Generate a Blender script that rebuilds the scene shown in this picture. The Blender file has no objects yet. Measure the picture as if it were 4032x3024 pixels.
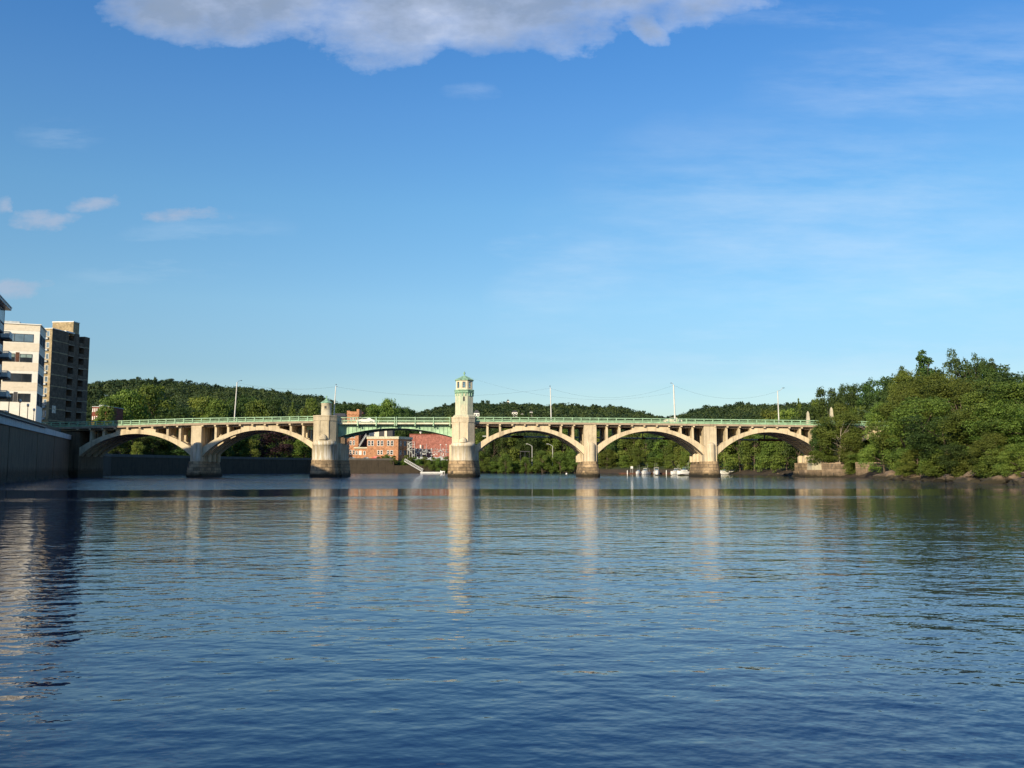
import bpy, math, random
import numpy as np
from mathutils import Vector, Matrix
rnd = random.Random(7)
sc = bpy.context.scene
COL = sc.collection
R = math.radians

# ------------------------------------------------------------------ camera
F = 3486.0
YAW, PITCH = R(1.0), math.atan(333 / 3486)
CAMZ = 2.0
cam = bpy.data.cameras.new('camera')
cam.sensor_width = 36.0
cam.lens = 36.0 * F / 4032.0
cam.clip_start, cam.clip_end = 0.1, 6000
camo = bpy.data.objects.new('camera', cam)
COL.objects.link(camo)
camo.location = (0, 0, CAMZ)
camo.rotation_euler = (R(90) + PITCH, 0, -YAW)
sc.camera = camo
RM = camo.rotation_euler.to_matrix()


def ray(px, py):
    return RM @ Vector(((px - 2016) / F, (1512 - py) / F, -1.0))


def at(px, py, Y):                      # the place at distance Y up the river that the photo shows at px, py
    d = ray(px, py)
    t = Y / d.y
    return (d.x * t, Y, CAMZ + d.z * t)


def XA(px, Y, py=1760): return at(px, py, Y)[0]
def ZA(py, Y, px=1956): return at(px, py, Y)[2]


# ------------------------------------------------------------------ helpers
def tag(o, label=None, cat=None, group=None, kind=None):
    if label: o['label'] = label
    if cat: o['category'] = cat
    if group: o['group'] = group
    if kind: o['kind'] = kind
    return o


def root(name, loc, label, cat, group=None, rz=0.0):
    o = bpy.data.objects.new(name, None)
    COL.objects.link(o)
    o.empty_display_size = 0.3
    o.location = loc
    o.rotation_euler = (0, 0, rz)
    return tag(o, label, cat, group)


def top_of(o):
    while o.parent: o = o.parent
    return o


def copy_tree(o, parent=None):
    c = o.copy()
    COL.objects.link(c)
    c.parent = parent
    for ch in list(o.children): copy_tree(ch, c)
    return c


class MB:
    """collects shapes in world (or thing) coordinates, build() links them as one mesh"""
    def __init__(s, T=None):
        s.v, s.f, s.mi, s.sm, s.m = [], [], [], [], 0
        s.T = T or (lambda u, v, z: (u, v, z))

    def add(s, vs, fs, smooth=False):
        n = len(s.v)
        s.v += [s.T(*p) for p in vs]
        s.f += [[i + n for i in f] for f in fs]
        s.mi += [s.m] * len(fs)
        s.sm += [smooth] * len(fs)

    def box(s, x0, x1, y0, y1, z0, z1):
        s.add([(x, y, z) for z in (z0, z1) for (x, y) in ((x0, y0), (x1, y0), (x1, y1), (x0, y1))],
              [(3, 2, 1, 0), (4, 5, 6, 7), (0, 1, 5, 4), (1, 2, 6, 5), (2, 3, 7, 6), (3, 0, 4, 7)])

    def prism(s, pts, z0, z1, top=None, smooth=False):
        n = len(pts)
        tp = top or pts
        s.add([(x, y, z0) for x, y in pts] + [(x, y, z1) for x, y in tp],
              [tuple(range(n - 1, -1, -1)), tuple(range(n, 2 * n))])
        s.add([(x, y, z0) for x, y in pts] + [(x, y, z1) for x, y in tp],
              [(i, (i + 1) % n, n + (i + 1) % n, n + i) for i in range(n)], smooth)

    def strip_xz(s, lo, hi, y0, y1):
        """solid between two polylines (x,z) lo and hi of the same length, extruded y0..y1"""
        n = len(lo)
        vs = [(x, y0, z) for x, z in lo] + [(x, y0, z) for x, z in hi] + [(x, y1, z) for x, z in lo] + [(x, y1, z) for x, z in hi]
        fs = []
        for i in range(n - 1):
            a, b, c, d = i, i + 1, n + i + 1, n + i
            fs.append((a, b, c, d))
            fs.append((b + 2 * n, a + 2 * n, d + 2 * n, c + 2 * n))
            fs.append((b, a, a + 2 * n, b + 2 * n))
            fs.append((d, c, c + 2 * n, d + 2 * n))
        fs.append((0, n, 3 * n, 2 * n))
        fs.append((2 * n - 1, n - 1, 3 * n - 1, 4 * n - 1))
        s.add(vs, fs)

    def tube(s, p0, p1, r0, r1=None, n=8):
        r1 = r0 if r1 is None else r1
        p0, p1 = Vector(p0), Vector(p1)
        d = (p1 - p0)
        if d.length < 1e-6: return
        d.normalize()
        a = d.orthogonal().normalized()
        b = d.cross(a)
        vs = []
        for p, r in ((p0, r0), (p1, r1)):
            for i in range(n):
                t = 2 * math.pi * i / n
                vs.append(tuple(p + a * (r * math.cos(t)) + b * (r * math.sin(t))))
        s.add(vs, [tuple(range(n - 1, -1, -1)), tuple(range(n, 2 * n))])
        s.add(vs, [(i, (i + 1) % n, n + (i + 1) % n, n + i) for i in range(n)], True)

    def path(s, pts, r, n=6):
        for a, b in zip(pts, pts[1:]): s.tube(a, b, r, r, n)

    def lathe(s, cx, cy, prof, n=24, a0=0.0, a1=2 * math.pi, smooth=True, sx=1.0, sy=1.0):
        full = abs(a1 - a0 - 2 * math.pi) < 1e-6
        m = n if full else n + 1
        vs = []
        for r, z in prof:
            for i in range(m):
                t = a0 + (a1 - a0) * i / n
                vs.append((cx + r * math.cos(t) * sx, cy + r * math.sin(t) * sy, z))
        fs = []
        for k in range(len(prof) - 1):
            for i in range(n):
                j = (i + 1) % m
                fs.append((k * m + i, k * m + j, (k + 1) * m + j, (k + 1) * m + i))
        s.add(vs, fs, smooth)
        if full:
            if prof[0][0] > 1e-4: s.add(vs[:m], [tuple(range(m - 1, -1, -1))])
            if prof[-1][0] > 1e-4: s.add(vs[-m:], [tuple(range(m))])

    def build(s, name, mats, parent=None):
        me = bpy.data.meshes.new(name)
        off = Vector((0, 0, 0))
        if parent is not None:
            t = top_of(parent)
            if not t.get('_local'): off = Vector(t.location)
        vs = [(p[0] - off.x, p[1] - off.y, p[2] - off.z) for p in s.v]
        me.from_pydata(vs, [], s.f)
        if not isinstance(mats, (list, tuple)): mats = [mats]
        for m in mats: me.materials.append(m)
        me.polygons.foreach_set('material_index', s.mi)
        me.polygons.foreach_set('use_smooth', s.sm)
        me.update()
        o = bpy.data.objects.new(name, me)
        COL.objects.link(o)
        if parent is not None: o.parent = parent
        return o


# ------------------------------------------------------------------ materials
def newmat(name):
    m = bpy.data.materials.new(name)
    m.use_nodes = True
    nt = m.node_tree
    for n in list(nt.nodes): nt.nodes.remove(n)
    return m, nt


def N(nt, t, **kw):
    n = nt.nodes.new(t)
    for k, v in kw.items():
        if k.startswith('i_'):
            key = k[2:]
            key = int(key) if key.isdigit() else key.replace('_', ' ')
            n.inputs[key].default_value = v
        else: setattr(n, k, v)
    return n


def noise(nt, vec, scale, detail=4, rough=0.55):
    n = N(nt, 'ShaderNodeTexNoise', i_Scale=scale, i_Detail=detail, i_Roughness=rough)
    if vec is not None: nt.links.new(vec, n.inputs['Vector'])
    return n.outputs['Fac']


def ramp(nt, fac, stops):
    n = N(nt, 'ShaderNodeValToRGB')
    e = n.color_ramp.elements
    while len(e) < len(stops): e.new(0.5)
    for el, (p, c) in zip(e, stops):
        el.position = p
        el.color = (c[0], c[1], c[2], 1) if isinstance(c, (tuple, list)) else (c, c, c, 1)
    nt.links.new(fac, n.inputs['Fac'])
    return n.outputs['Color']


def mix(nt, fac, a, b, mode='MIX'):
    n = N(nt, 'ShaderNodeMix', data_type='RGBA', blend_type=mode)
    for s, v in ((n.inputs[0], fac), (n.inputs[6], a), (n.inputs[7], b)):
        if hasattr(v, 'links') or hasattr(v, 'is_linked'): nt.links.new(v, s)
        elif isinstance(v, (tuple, list)): s.default_value = (v[0], v[1], v[2], 1)
        else: s.default_value = v
    return n.outputs[2]


def mth(nt, op, a, b=None, c=None, clamp=False):
    n = N(nt, 'ShaderNodeMath', operation=op, use_clamp=clamp)
    for s, v in zip(n.inputs, (a, b, c)):
        if v is None: continue
        if hasattr(v, 'is_linked'): nt.links.new(v, s)
        else: s.default_value = v
    return n.outputs[0]


def scaled(nt, sx, sy, sz, src=None):
    if src is None: src = N(nt, 'ShaderNodeNewGeometry').outputs['Position']
    m = N(nt, 'ShaderNodeVectorMath', operation='MULTIPLY')
    nt.links.new(src, m.inputs[0])
    m.inputs[1].default_value = (sx, sy, sz)
    return m.outputs[0]


def finish(nt, color, rough=0.8, bump=None, bdist=0.02, metallic=0.0, spec=0.3):
    p = N(nt, 'ShaderNodeBsdfPrincipled', i_Roughness=rough, i_Metallic=metallic)
    p.inputs['Specular IOR Level'].default_value = spec
    if hasattr(color, 'is_linked'): nt.links.new(color, p.inputs['Base Color'])
    else: p.inputs['Base Color'].default_value = (*color, 1)
    if bump is not None:
        b = N(nt, 'ShaderNodeBump', i_Distance=bdist, i_Strength=0.8)
        nt.links.new(bump, b.inputs['Height'])
        nt.links.new(b.outputs['Normal'], p.inputs['Normal'])
    o = N(nt, 'ShaderNodeOutputMaterial')
    nt.links.new(p.outputs[0], o.inputs['Surface'])
    return p


def plain(name, c, rough=0.6, metallic=0.0, var=0.18, scale=1.5, spec=0.3):
    m, nt = newmat(name)
    pos = N(nt, 'ShaderNodeNewGeometry').outputs['Position']
    f = noise(nt, pos, scale, 5)
    lo = tuple(x * (1 - var * 1.6) for x in c)
    hi = tuple(min(1, x * (1 + var)) for x in c)
    finish(nt, ramp(nt, f, [(0.3, lo), (0.7, hi)]), rough, metallic=metallic, spec=spec)
    return m


def concrete(name, c, dirt=(0.10, 0.075, 0.05), streak=0.5, tide=None, white=0.0, green=0.0, gz=(14, 26)):
    """weathered concrete: blotches, vertical streaks, tide stained foot (z below tide), lime runs"""
    m, nt = newmat(name)
    pos = N(nt, 'ShaderNodeNewGeometry').outputs['Position']
    base = ramp(nt, noise(nt, pos, 0.6, 6, 0.65), [(0.25, tuple(x * 0.72 for x in c)), (0.5, c), (0.8, tuple(min(1, x * 1.15) for x in c))])
    st = noise(nt, scaled(nt, 1.6, 1.6, 0.12, pos), 1.0, 5, 0.7)
    col = mix(nt, mth(nt, 'MULTIPLY', ramp(nt, st, [(0.5, 0), (0.72, 1)]), streak), base, dirt)
    sp = noise(nt, pos, 5.0, 4, 0.7)
    col = mix(nt, mth(nt, 'MULTIPLY', ramp(nt, sp, [(0.55, 0), (0.75, 1)]), 0.35), col, tuple(x * 0.5 for x in c))
    sep = N(nt, 'ShaderNodeSeparateXYZ')
    nt.links.new(pos, sep.inputs[0])
    if white:
        w = ramp(nt, noise(nt, scaled(nt, 2.4, 2.4, 0.16, pos), 1.0, 4, 0.6), [(0.5, 0), (0.6, 1)])
        zz = mth(nt, 'ADD', sep.outputs['Z'], mth(nt, 'MULTIPLY', noise(nt, scaled(nt, 3, 3, 0.0, pos), 1.0, 2), 3.0))
        z0 = ramp(nt, mth(nt, 'DIVIDE', zz, 14.0), [(0.36, 0), (0.42, 1), (0.66, 1), (0.72, 0)])
        col = mix(nt, mth(nt, 'MULTIPLY', mth(nt, 'MULTIPLY', w, z0), white), col, (0.72, 0.68, 0.6))
    if green:
        g = ramp(nt, noise(nt, scaled(nt, 1.8, 1.8, 0.5, pos), 1.0, 5, 0.6), [(0.4, 0), (0.6, 1)])
        zr = ramp(nt, mth(nt, 'DIVIDE', mth(nt, 'SUBTRACT', sep.outputs['Z'], gz[0]), gz[1] - gz[0]), [(0.0, 0.45), (0.25, 0.5), (0.6, 1), (1.0, 1)])
        col = mix(nt, mth(nt, 'MULTIPLY', mth(nt, 'MULTIPLY', g, zr), green), col, (0.22, 0.42, 0.30))
    if tide is not None:
        zt = mth(nt, 'ADD', sep.outputs['Z'], mth(nt, 'MULTIPLY', noise(nt, pos, 1.2, 4), 1.2))
        t1 = ramp(nt, mth(nt, 'DIVIDE', zt, 10.0), [((tide) / 10 - 0.02, 1), ((tide) / 10 + 0.07, 0)])
        brown = mix(nt, 1.0, col, ramp(nt, noise(nt, scaled(nt, 1.2, 1.2, 2.6, pos), 1.0, 5, 0.7), [(0.3, (0.22, 0.18, 0.14)), (0.5, (0.45, 0.38, 0.30)), (0.72, (0.75, 0.66, 0.55))]), 'MULTIPLY')
        col = mix(nt, t1, col, brown)
        t2 = ramp(nt, mth(nt, 'DIVIDE', zt, 10.0), [(0.10, 1), (0.17, 0)])
        col = mix(nt, t2, col, (0.035, 0.03, 0.018))
    finish(nt, col, 0.85, bump=noise(nt, pos, 6, 5, 0.7), bdist=0.05)
    return m


def stone(name, c, mortar=(0.12, 0.1, 0.08), bw=1.6, bh=0.6, axis='x', tide=None, var=0.5):
    m, nt = newmat(name)
    pos = N(nt, 'ShaderNodeNewGeometry').outputs['Position']
    sep = N(nt, 'ShaderNodeSeparateXYZ')
    nt.links.new(pos, sep.inputs[0])
    cmb = N(nt, 'ShaderNodeCombineXYZ')
    nt.links.new(mth(nt, 'ADD', sep.outputs['X'], mth(nt, 'MULTIPLY', sep.outputs['Y'], 0.7)), cmb.inputs[0])
    nt.links.new(sep.outputs['Z'], cmb.inputs[1])
    b = N(nt, 'ShaderNodeTexBrick', i_Scale=1.0)
    b.inputs['Brick Width'].default_value = bw
    b.inputs['Row Height'].default_value = bh
    b.inputs['Mortar Size'].default_value = bh * 0.05
    b.inputs['Mortar Smooth'].default_value = 0.3
    b.inputs['Color1'].default_value = (*[x * (1 - var * .5) for x in c], 1)
    b.inputs['Color2'].default_value = (*[min(1, x * (1 + var * .5)) for x in c], 1)
    b.inputs['Mortar'].default_value = (*mortar, 1)
    nt.links.new(cmb.outputs[0], b.inputs['Vector'])
    col = mix(nt, 0.75, b.outputs['Color'], ramp(nt, noise(nt, pos, 1.1, 6, 0.7), [(0.3, 0.3), (0.7, 1.35)]), 'MULTIPLY')
    if tide is not None:
        zt = mth(nt, 'ADD', sep.outputs['Z'], mth(nt, 'MULTIPLY', noise(nt, pos, 1.2, 4), 1.2))
        t2 = ramp(nt, mth(nt, 'DIVIDE', zt, 10.0), [(tide / 10, 1), (tide / 10 + 0.09, 0)])
        col = mix(nt, t2, col, (0.03, 0.025, 0.015))
    hb = mix(nt, 0.5, b.outputs['Fac'], noise(nt, pos, 4, 4), 'ADD')
    finish(nt, col, 0.9, bump=mth(nt, 'SUBTRACT', 1.0, hb), bdist=0.06)
    return m


def leafmat(name, dark, light, transl=0.35):
    m, nt = newmat(name)
    at_ = N(nt, 'ShaderNodeAttribute', attribute_name='tint')
    oi = N(nt, 'ShaderNodeObjectInfo')
    c1 = ramp(nt, at_.outputs['Fac'], [(0.0, dark), (1.0, light)])
    hs = N(nt, 'ShaderNodeHueSaturation')
    nt.links.new(mth(nt, 'ADD', mth(nt, 'MULTIPLY', oi.outputs['Random'], 0.045), 0.478), hs.inputs['Hue'])
    nt.links.new(mth(nt, 'ADD', mth(nt, 'MULTIPLY', oi.outputs['Random'], 0.5), 0.75), hs.inputs['Value'])
    nt.links.new(c1, hs.inputs['Color'])
    d = N(nt, 'ShaderNodeBsdfPrincipled', i_Roughness=0.6)
    d.inputs['Specular IOR Level'].default_value = 0.25
    t = N(nt, 'ShaderNodeBsdfTranslucent')
    nt.links.new(hs.outputs[0], d.inputs['Base Color'])
    nt.links.new(mix(nt, 1.0, hs.outputs[0], (1.1, 1.15, 0.5), 'MULTIPLY'), t.inputs['Color'])
    ms = N(nt, 'ShaderNodeMixShader', i_Fac=transl)
    nt.links.new(d.outputs[0], ms.inputs[1])
    nt.links.new(t.outputs[0], ms.inputs[2])
    o = N(nt, 'ShaderNodeOutputMaterial')
    nt.links.new(ms.outputs[0], o.inputs['Surface'])
    return m


def glass(name, c=(0.03, 0.04, 0.05), rough=0.08, spec=0.8):
    m, nt = newmat(name)
    pos = N(nt, 'ShaderNodeNewGeometry').outputs['Position']
    f = ramp(nt, noise(nt, pos, 0.35, 2), [(0.35, tuple(x * 0.6 for x in c)), (0.7, tuple(x * 1.5 for x in c))])
    finish(nt, f, rough, spec=spec)
    return m


M = {}
M['concrete'] = concrete('warm_concrete', (0.60, 0.495, 0.335), streak=0.62)
M['pier'] = concrete('pier_concrete', (0.56, 0.465, 0.32), streak=0.65, tide=3.6, white=0.3)
M['towerpier'] = concrete('tower_pier_concrete', (0.48, 0.41, 0.285), streak=0.6, tide=3.7, white=0.85)
M['towerpier2'] = concrete('tower_pier_concrete_pale', (0.60, 0.51, 0.36), streak=0.5, tide=3.7, white=0.7)
M['turret'] = concrete('turret_stucco', (0.50, 0.45, 0.33), streak=0.3)
M['lantern'] = concrete('lantern_stucco', (0.66, 0.58, 0.42), streak=0.12)
M['shaft'] = concrete('copper_stained_concrete', (0.60, 0.55, 0.40), streak=0.45, green=0.55, gz=(14.5, 21))
M['deck'] = concrete('deck_concrete', (0.36, 0.28, 0.2), streak=0.6)
M['foot'] = stone('pier_foot_stone', (0.36, 0.26, 0.155), bw=1.8, bh=0.75, tide=1.1, var=.7)
M['farcoping'] = concrete('dark_coping', (0.12, 0.105, 0.085), dirt=(0.03, 0.026, 0.022), streak=0.5)  # dark base colour, somewhat lighter than the wall face below
M['rail'] = plain('green_rail_paint', (0.27, 0.43, 0.27), 0.5, var=0.2)
M['girder'] = plain('green_girder_paint', (0.34, 0.51, 0.34), 0.55, var=0.22, scale=0.8)
M['cream'] = plain('cream_paint', (0.62, 0.6, 0.44), 0.6)
M['copper'] = plain('copper_patina', (0.25, 0.42, 0.29), 0.65, var=0.35, scale=2.5)
M['darkmetal'] = plain('dark_metal', (0.05, 0.05, 0.05), 0.5)
M['whitemetal'] = plain('white_metal', (0.62, 0.61, 0.57), 0.45, var=0.08)
M['steel'] = plain('galvanised_steel', (0.42, 0.45, 0.46), 0.5, var=0.2)
M['rust'] = plain('rusted_steel', (0.12, 0.055, 0.035), 0.9, var=0.4, scale=4)
M['glass'] = glass('window_glass')
M['skyglass'] = glass('pale_window_glass', (0.10, 0.15, 0.19), 0.05, 1.0)
M['blindglass'] = glass('window_with_green_blinds', (0.25, 0.34, 0.31), 0.3, 0.6)
M['lampglass'] = plain('lamp_globe_glass', (0.75, 0.74, 0.68), 0.3, var=0.05)
M['roof'] = plain('roof_slate', (0.07, 0.07, 0.075), 0.9)
M['white'] = plain('white_paint', (0.78, 0.76, 0.70), 0.5, var=0.07)
M['asphalt'] = plain('asphalt', (0.05, 0.05, 0.052), 0.9)
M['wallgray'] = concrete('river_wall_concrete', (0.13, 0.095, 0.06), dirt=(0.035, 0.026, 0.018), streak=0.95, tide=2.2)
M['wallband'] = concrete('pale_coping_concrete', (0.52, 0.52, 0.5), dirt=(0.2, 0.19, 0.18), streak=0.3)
M['farwall'] = concrete('dark_river_wall', (0.065, 0.05, 0.033), dirt=(0.025, 0.019, 0.012), streak=0.7)  # very dark base colour with darker vertical streaks
M['stonewall'] = stone('old_block_stone', (0.26, 0.19, 0.125), bw=2.1, bh=1.0, tide=0.9, var=0.7)
M['rock'] = concrete('shore_rock', (0.21, 0.15, 0.10), dirt=(0.08, 0.06, 0.04), streak=0.4, tide=0.1)
M['bark'] = plain('bark', (0.10, 0.075, 0.055), 0.9, var=0.35, scale=3)
M['palebark'] = plain('pale_bark', (0.38, 0.33, 0.26), 0.9, var=0.3, scale=2)
M['beige'] = plain('beige_cladding', (0.72, 0.64, 0.51), 0.7, var=0.05)
M['whiteclad'] = plain('white_cladding', (0.78, 0.76, 0.68), 0.7, var=0.05)
M['brownbrick'] = stone('brown_brick', (0.17, 0.125, 0.085), (0.15, 0.11, 0.08), bw=0.4, bh=0.13, var=0.3)
M['tanbrick'] = stone('tan_brick', (0.45, 0.35, 0.2), (0.4, 0.3, 0.2), bw=0.4, bh=0.13, var=0.2)
M['duskbrick'] = stone('dusky_brick', (0.10, 0.05, 0.045), (0.09, 0.08, 0.08), bw=0.4, bh=0.13, var=0.3)
M['redbrick'] = stone('red_brick', (0.27, 0.075, 0.05), (0.2, 0.12, 0.1), bw=0.4, bh=0.13, var=0.3)
M['orangebrick'] = stone('orange_brick', (0.54, 0.26, 0.135), (0.42, 0.25, 0.15), bw=0.4, bh=0.13, var=0.25)
M['darkbrick'] = stone('dark_brick', (0.12, 0.06, 0.05), (0.1, 0.08, 0.07), bw=0.4, bh=0.13, var=0.3)
M['bigred'] = stone('faded_red_brick', (0.43, 0.165, 0.125), (0.33, 0.16, 0.13), bw=0.8, bh=0.3, var=0.16)
M['leaf'] = leafmat('leaf_green', (0.05, 0.09, 0.016), (0.19, 0.25, 0.045))
M['leafdark'] = leafmat('leaf_dark', (0.022, 0.05, 0.014), (0.09, 0.135, 0.03))
M['leaflight'] = leafmat('leaf_light', (0.07, 0.12, 0.02), (0.25, 0.29, 0.055))
M['leafpurple'] = leafmat('leaf_purple', (0.02, 0.012, 0.014), (0.06, 0.03, 0.032), 0.2)
M['leafhill'] = leafmat('leaf_hill', (0.022, 0.05, 0.018), (0.085, 0.125, 0.035), 0.25)

# ------------------------------------------------------------------ the bridge
BY = 209.0
_dk = [(100, 1695), (200, 1692), (450, 1686), (750, 1675.5), (1220, 1667), (1885, 1669.5), (2400, 1672.5), (3000, 1679), (3200, 1681.5), (3800, 1692)]
_dkx = [XA(p, BY) for p, y in _dk]
_dkz = [ZA(y, BY) for p, y in _dk]
def zb(x): return float(np.interp(x, _dkx, _dkz))      # underside of the deck's edge
def X9(px): return XA(px, BY)

bridge = root('arch_bridge', (X9(1800), 215, 0), 'long concrete arch bridge with green railings, two pier towers and a green steel span', 'bridge')
RIBS = [(209.0, 211.0), (212.6, 214.3), (216.2, 217.9), (219.6, 221.4)]


def circ(x, xl, xr, zs, zc):
    h, a, c = zc - zs, (xr - xl) / 2, (xl + xr) / 2
    r = (a * a + h * h) / (2 * h)
    return zc - r + math.sqrt(max(0, r * r - (x - c) ** 2))


def make_arch(pl, pr, pc_y, sp_y, ex_y, solid, cols, exc=None):
    xl, xr = X9(pl), X9(pr)
    zs, zc = ZA(sp_y, BY), ZA(pc_y, BY)
    zse, zce = ZA(ex_y, BY), zc + 0.82
    n = 40
    xs = [xl + (xr - xl) * i / n for i in range(n + 1)]
    lo = [(x, circ(x, xl, xr, zs, zc)) for x in xs]
    hi = [(x, max(circ(x, xl, xr, zse, zce), circ(x, xl, xr, zs, zc) + 0.3)) for x in xs]
    mb = MB()
    for k, (y0, y1) in enumerate(RIBS):
        mb.strip_xz(lo, hi, y0, y1)
    arch = mb.build('arch', M['concrete'], bridge)
    s0, s1 = X9(solid[0]), X9(solid[1])
    sx = [s0 + (s1 - s0) * i / 16 for i in range(17)]
    mb = MB()
    for k, (y0, y1) in enumerate(RIBS):
        e = 0.03
        mb.strip_xz([(x, circ(x, xl, xr, zse, zce) - 0.25) for x in sx], [(x, zb(x) - 0.02) for x in sx], y0 + e, y1 - e)
    mb.build('spandrel_wall', M['concrete'], arch)
    back = MB()
    for px in cols:
        x = X9(px)
        for k, (y0, y1) in enumerate(RIBS):
            b = MB()
            z0 = circ(x, xl, xr, zse, zce) - 0.35
            z1 = zb(x) - 0.02
            e = 0.04
            b.box(x - 0.25, x + 0.25, y0 + e, y1 - e, z0, z1 - 0.45)
            # flared capital
            p = [(-.25, -.25), (.25, -.25), (.25, .25), (-.25, .25)]
            ym = (y0 + y1) / 2
            hd = (y1 - y0) / 2 - e
            b.prism([(x - .25, ym - hd), (x + .25, ym - hd), (x + .25, ym + hd), (x - .25, ym + hd)], z1 - 0.45, z1 - 0.12,
                    [(x - .48, ym - hd - .1), (x + .48, ym - hd - .1), (x + .48, ym + hd + .1), (x - .48, ym + hd + .1)])
            b.box(x - .5, x + .5, ym - hd - .12, ym + hd + .12, z1 - 0.12, z1)
            b.build('spandrel_column' if k == 0 else 'rear_column', M['concrete'], arch)
    return arch


make_arch(313, 754, 1709, 1797, 1763, (453, 610), (356, 405, 657, 706))
make_arch(794, 1262, 1694, 1799, 1765, (946, 1098), (847, 896, 1143, 1192))
make_arch(1869, 2299, 1694, 1790, 1757, (2019, 2166), (1919, 1969, 2209, 2257))
make_arch(2348, 2771, 1697, 1791, 1757, (2490, 2639), (2390, 2440, 2681, 2729))
make_arch(2820, 3242, 1701, 1796, 1763, (2954, 3112), (2862, 2912, 3152, 3198))
make_arch(3290, 3720, 1716, 1806, 1772, (3410, 3600), (3335, 3375, 3645, 3690))

# deck: concrete slab on the two approaches
def deck_part(p0, p1, name='deck'):
    x0, x1 = X9(p0), X9(p1)
    n = max(4, int((x1 - x0) / 3))
    xs = [x0 + (x1 - x0) * i / n for i in range(n + 1)]
    mb = MB()
    mb.strip_xz([(x, zb(x)) for x in xs], [(x, zb(x) + .45) for x in xs], 208.2, 208.55)        # front fascia
    mb.strip_xz([(x, zb(x) + .01) for x in xs], [(x, zb(x) + .40) for x in xs], 208.55, 221.9)
    mb.strip_xz([(x, zb(x)) for x in xs], [(x, zb(x) + .45) for x in xs], 221.9, 222.3)
    for y0 in (209.25, 213.2, 216.8, 220.2):
        mb.strip_xz([(x, zb(x) - .5) for x in xs], [(x, zb(x) + .005) for x in xs], y0, y0 + .4)
    return mb.build(name, M['deck'], bridge)


def corbels(dk, plist):
    for p in plist:
        mb = MB()
        x = X9(p)
        mb.strip_xz([(x - .22, zb(x) - .34), (x + .22, zb(x) - .34)], [(x - .22, zb(x)), (x + .22, zb(x))], 208.3, 209.25)
        mb.build('corbel', M['concrete'], dk)


dl = deck_part(60, 1245)
dr = deck_part(1864, 3800)
corbels(dl, [307 + 48.9 * i for i in range(9)] + [798 + 49 * i for i in range(9)])
corbels(dr, [1871 + 48.7 * i for i in range(9)] + [2342 + 48.7 * i for i in range(9)] + [2815 + 48.7 * i for i in range(28) if 2815 + 48.7 * i < 3780])


def railing(p0, p1, posts, Y, name, split=True):
    x0, x1 = XA(p0, Y), XA(p1, Y)
    n = max(2, int((x1 - x0) / 3))
    xs = [x0 + (x1 - x0) * i / n for i in range(n + 1)]
    mb = MB()
    for a, b, d in ((.47, .80, .05), (.99, 1.14, .05), (1.44, 1.64, .07)):
        mb.strip_xz([(x, zb(x) + a) for x in xs], [(x, zb(x) + b) for x in xs], Y - d, Y + d)
    r = mb.build(name, M['rail'], bridge)
    allp = MB()
    for p in posts:
        x = XA(p, Y)
        b = MB() if split else allp
        z = zb(x)
        b.box(x - .11, x + .11, Y - .14, Y + .14, z + .40, z + 1.66)
        b.box(x - .16, x + .16, Y - .17, Y + .17, z + .44, z + .54)
        if split: b.build('post', M['rail'], r)
    if not split: allp.build('posts', M['rail'], r)
    return r


railing(150, 1240, [476.3 + 34.9 * k for k in range(-9, 0)] + [476.3 + 34.87 * k for k in range(22)], 208.38, 'railing')
railing(1868, 3790, [1908.3 + 34.63 * k for k in range(-1, 54) if 1908.3 + 34.63 * k < 3780], 208.38, 'railing')
railing(150, 1240, [476 + 34.9 * k for k in range(-9, 22)], 222.1, 'far_railing', False)
railing(1868, 3700, [1908 + 34.63 * k for k in range(0, 50)], 222.1, 'far_railing', False)


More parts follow.
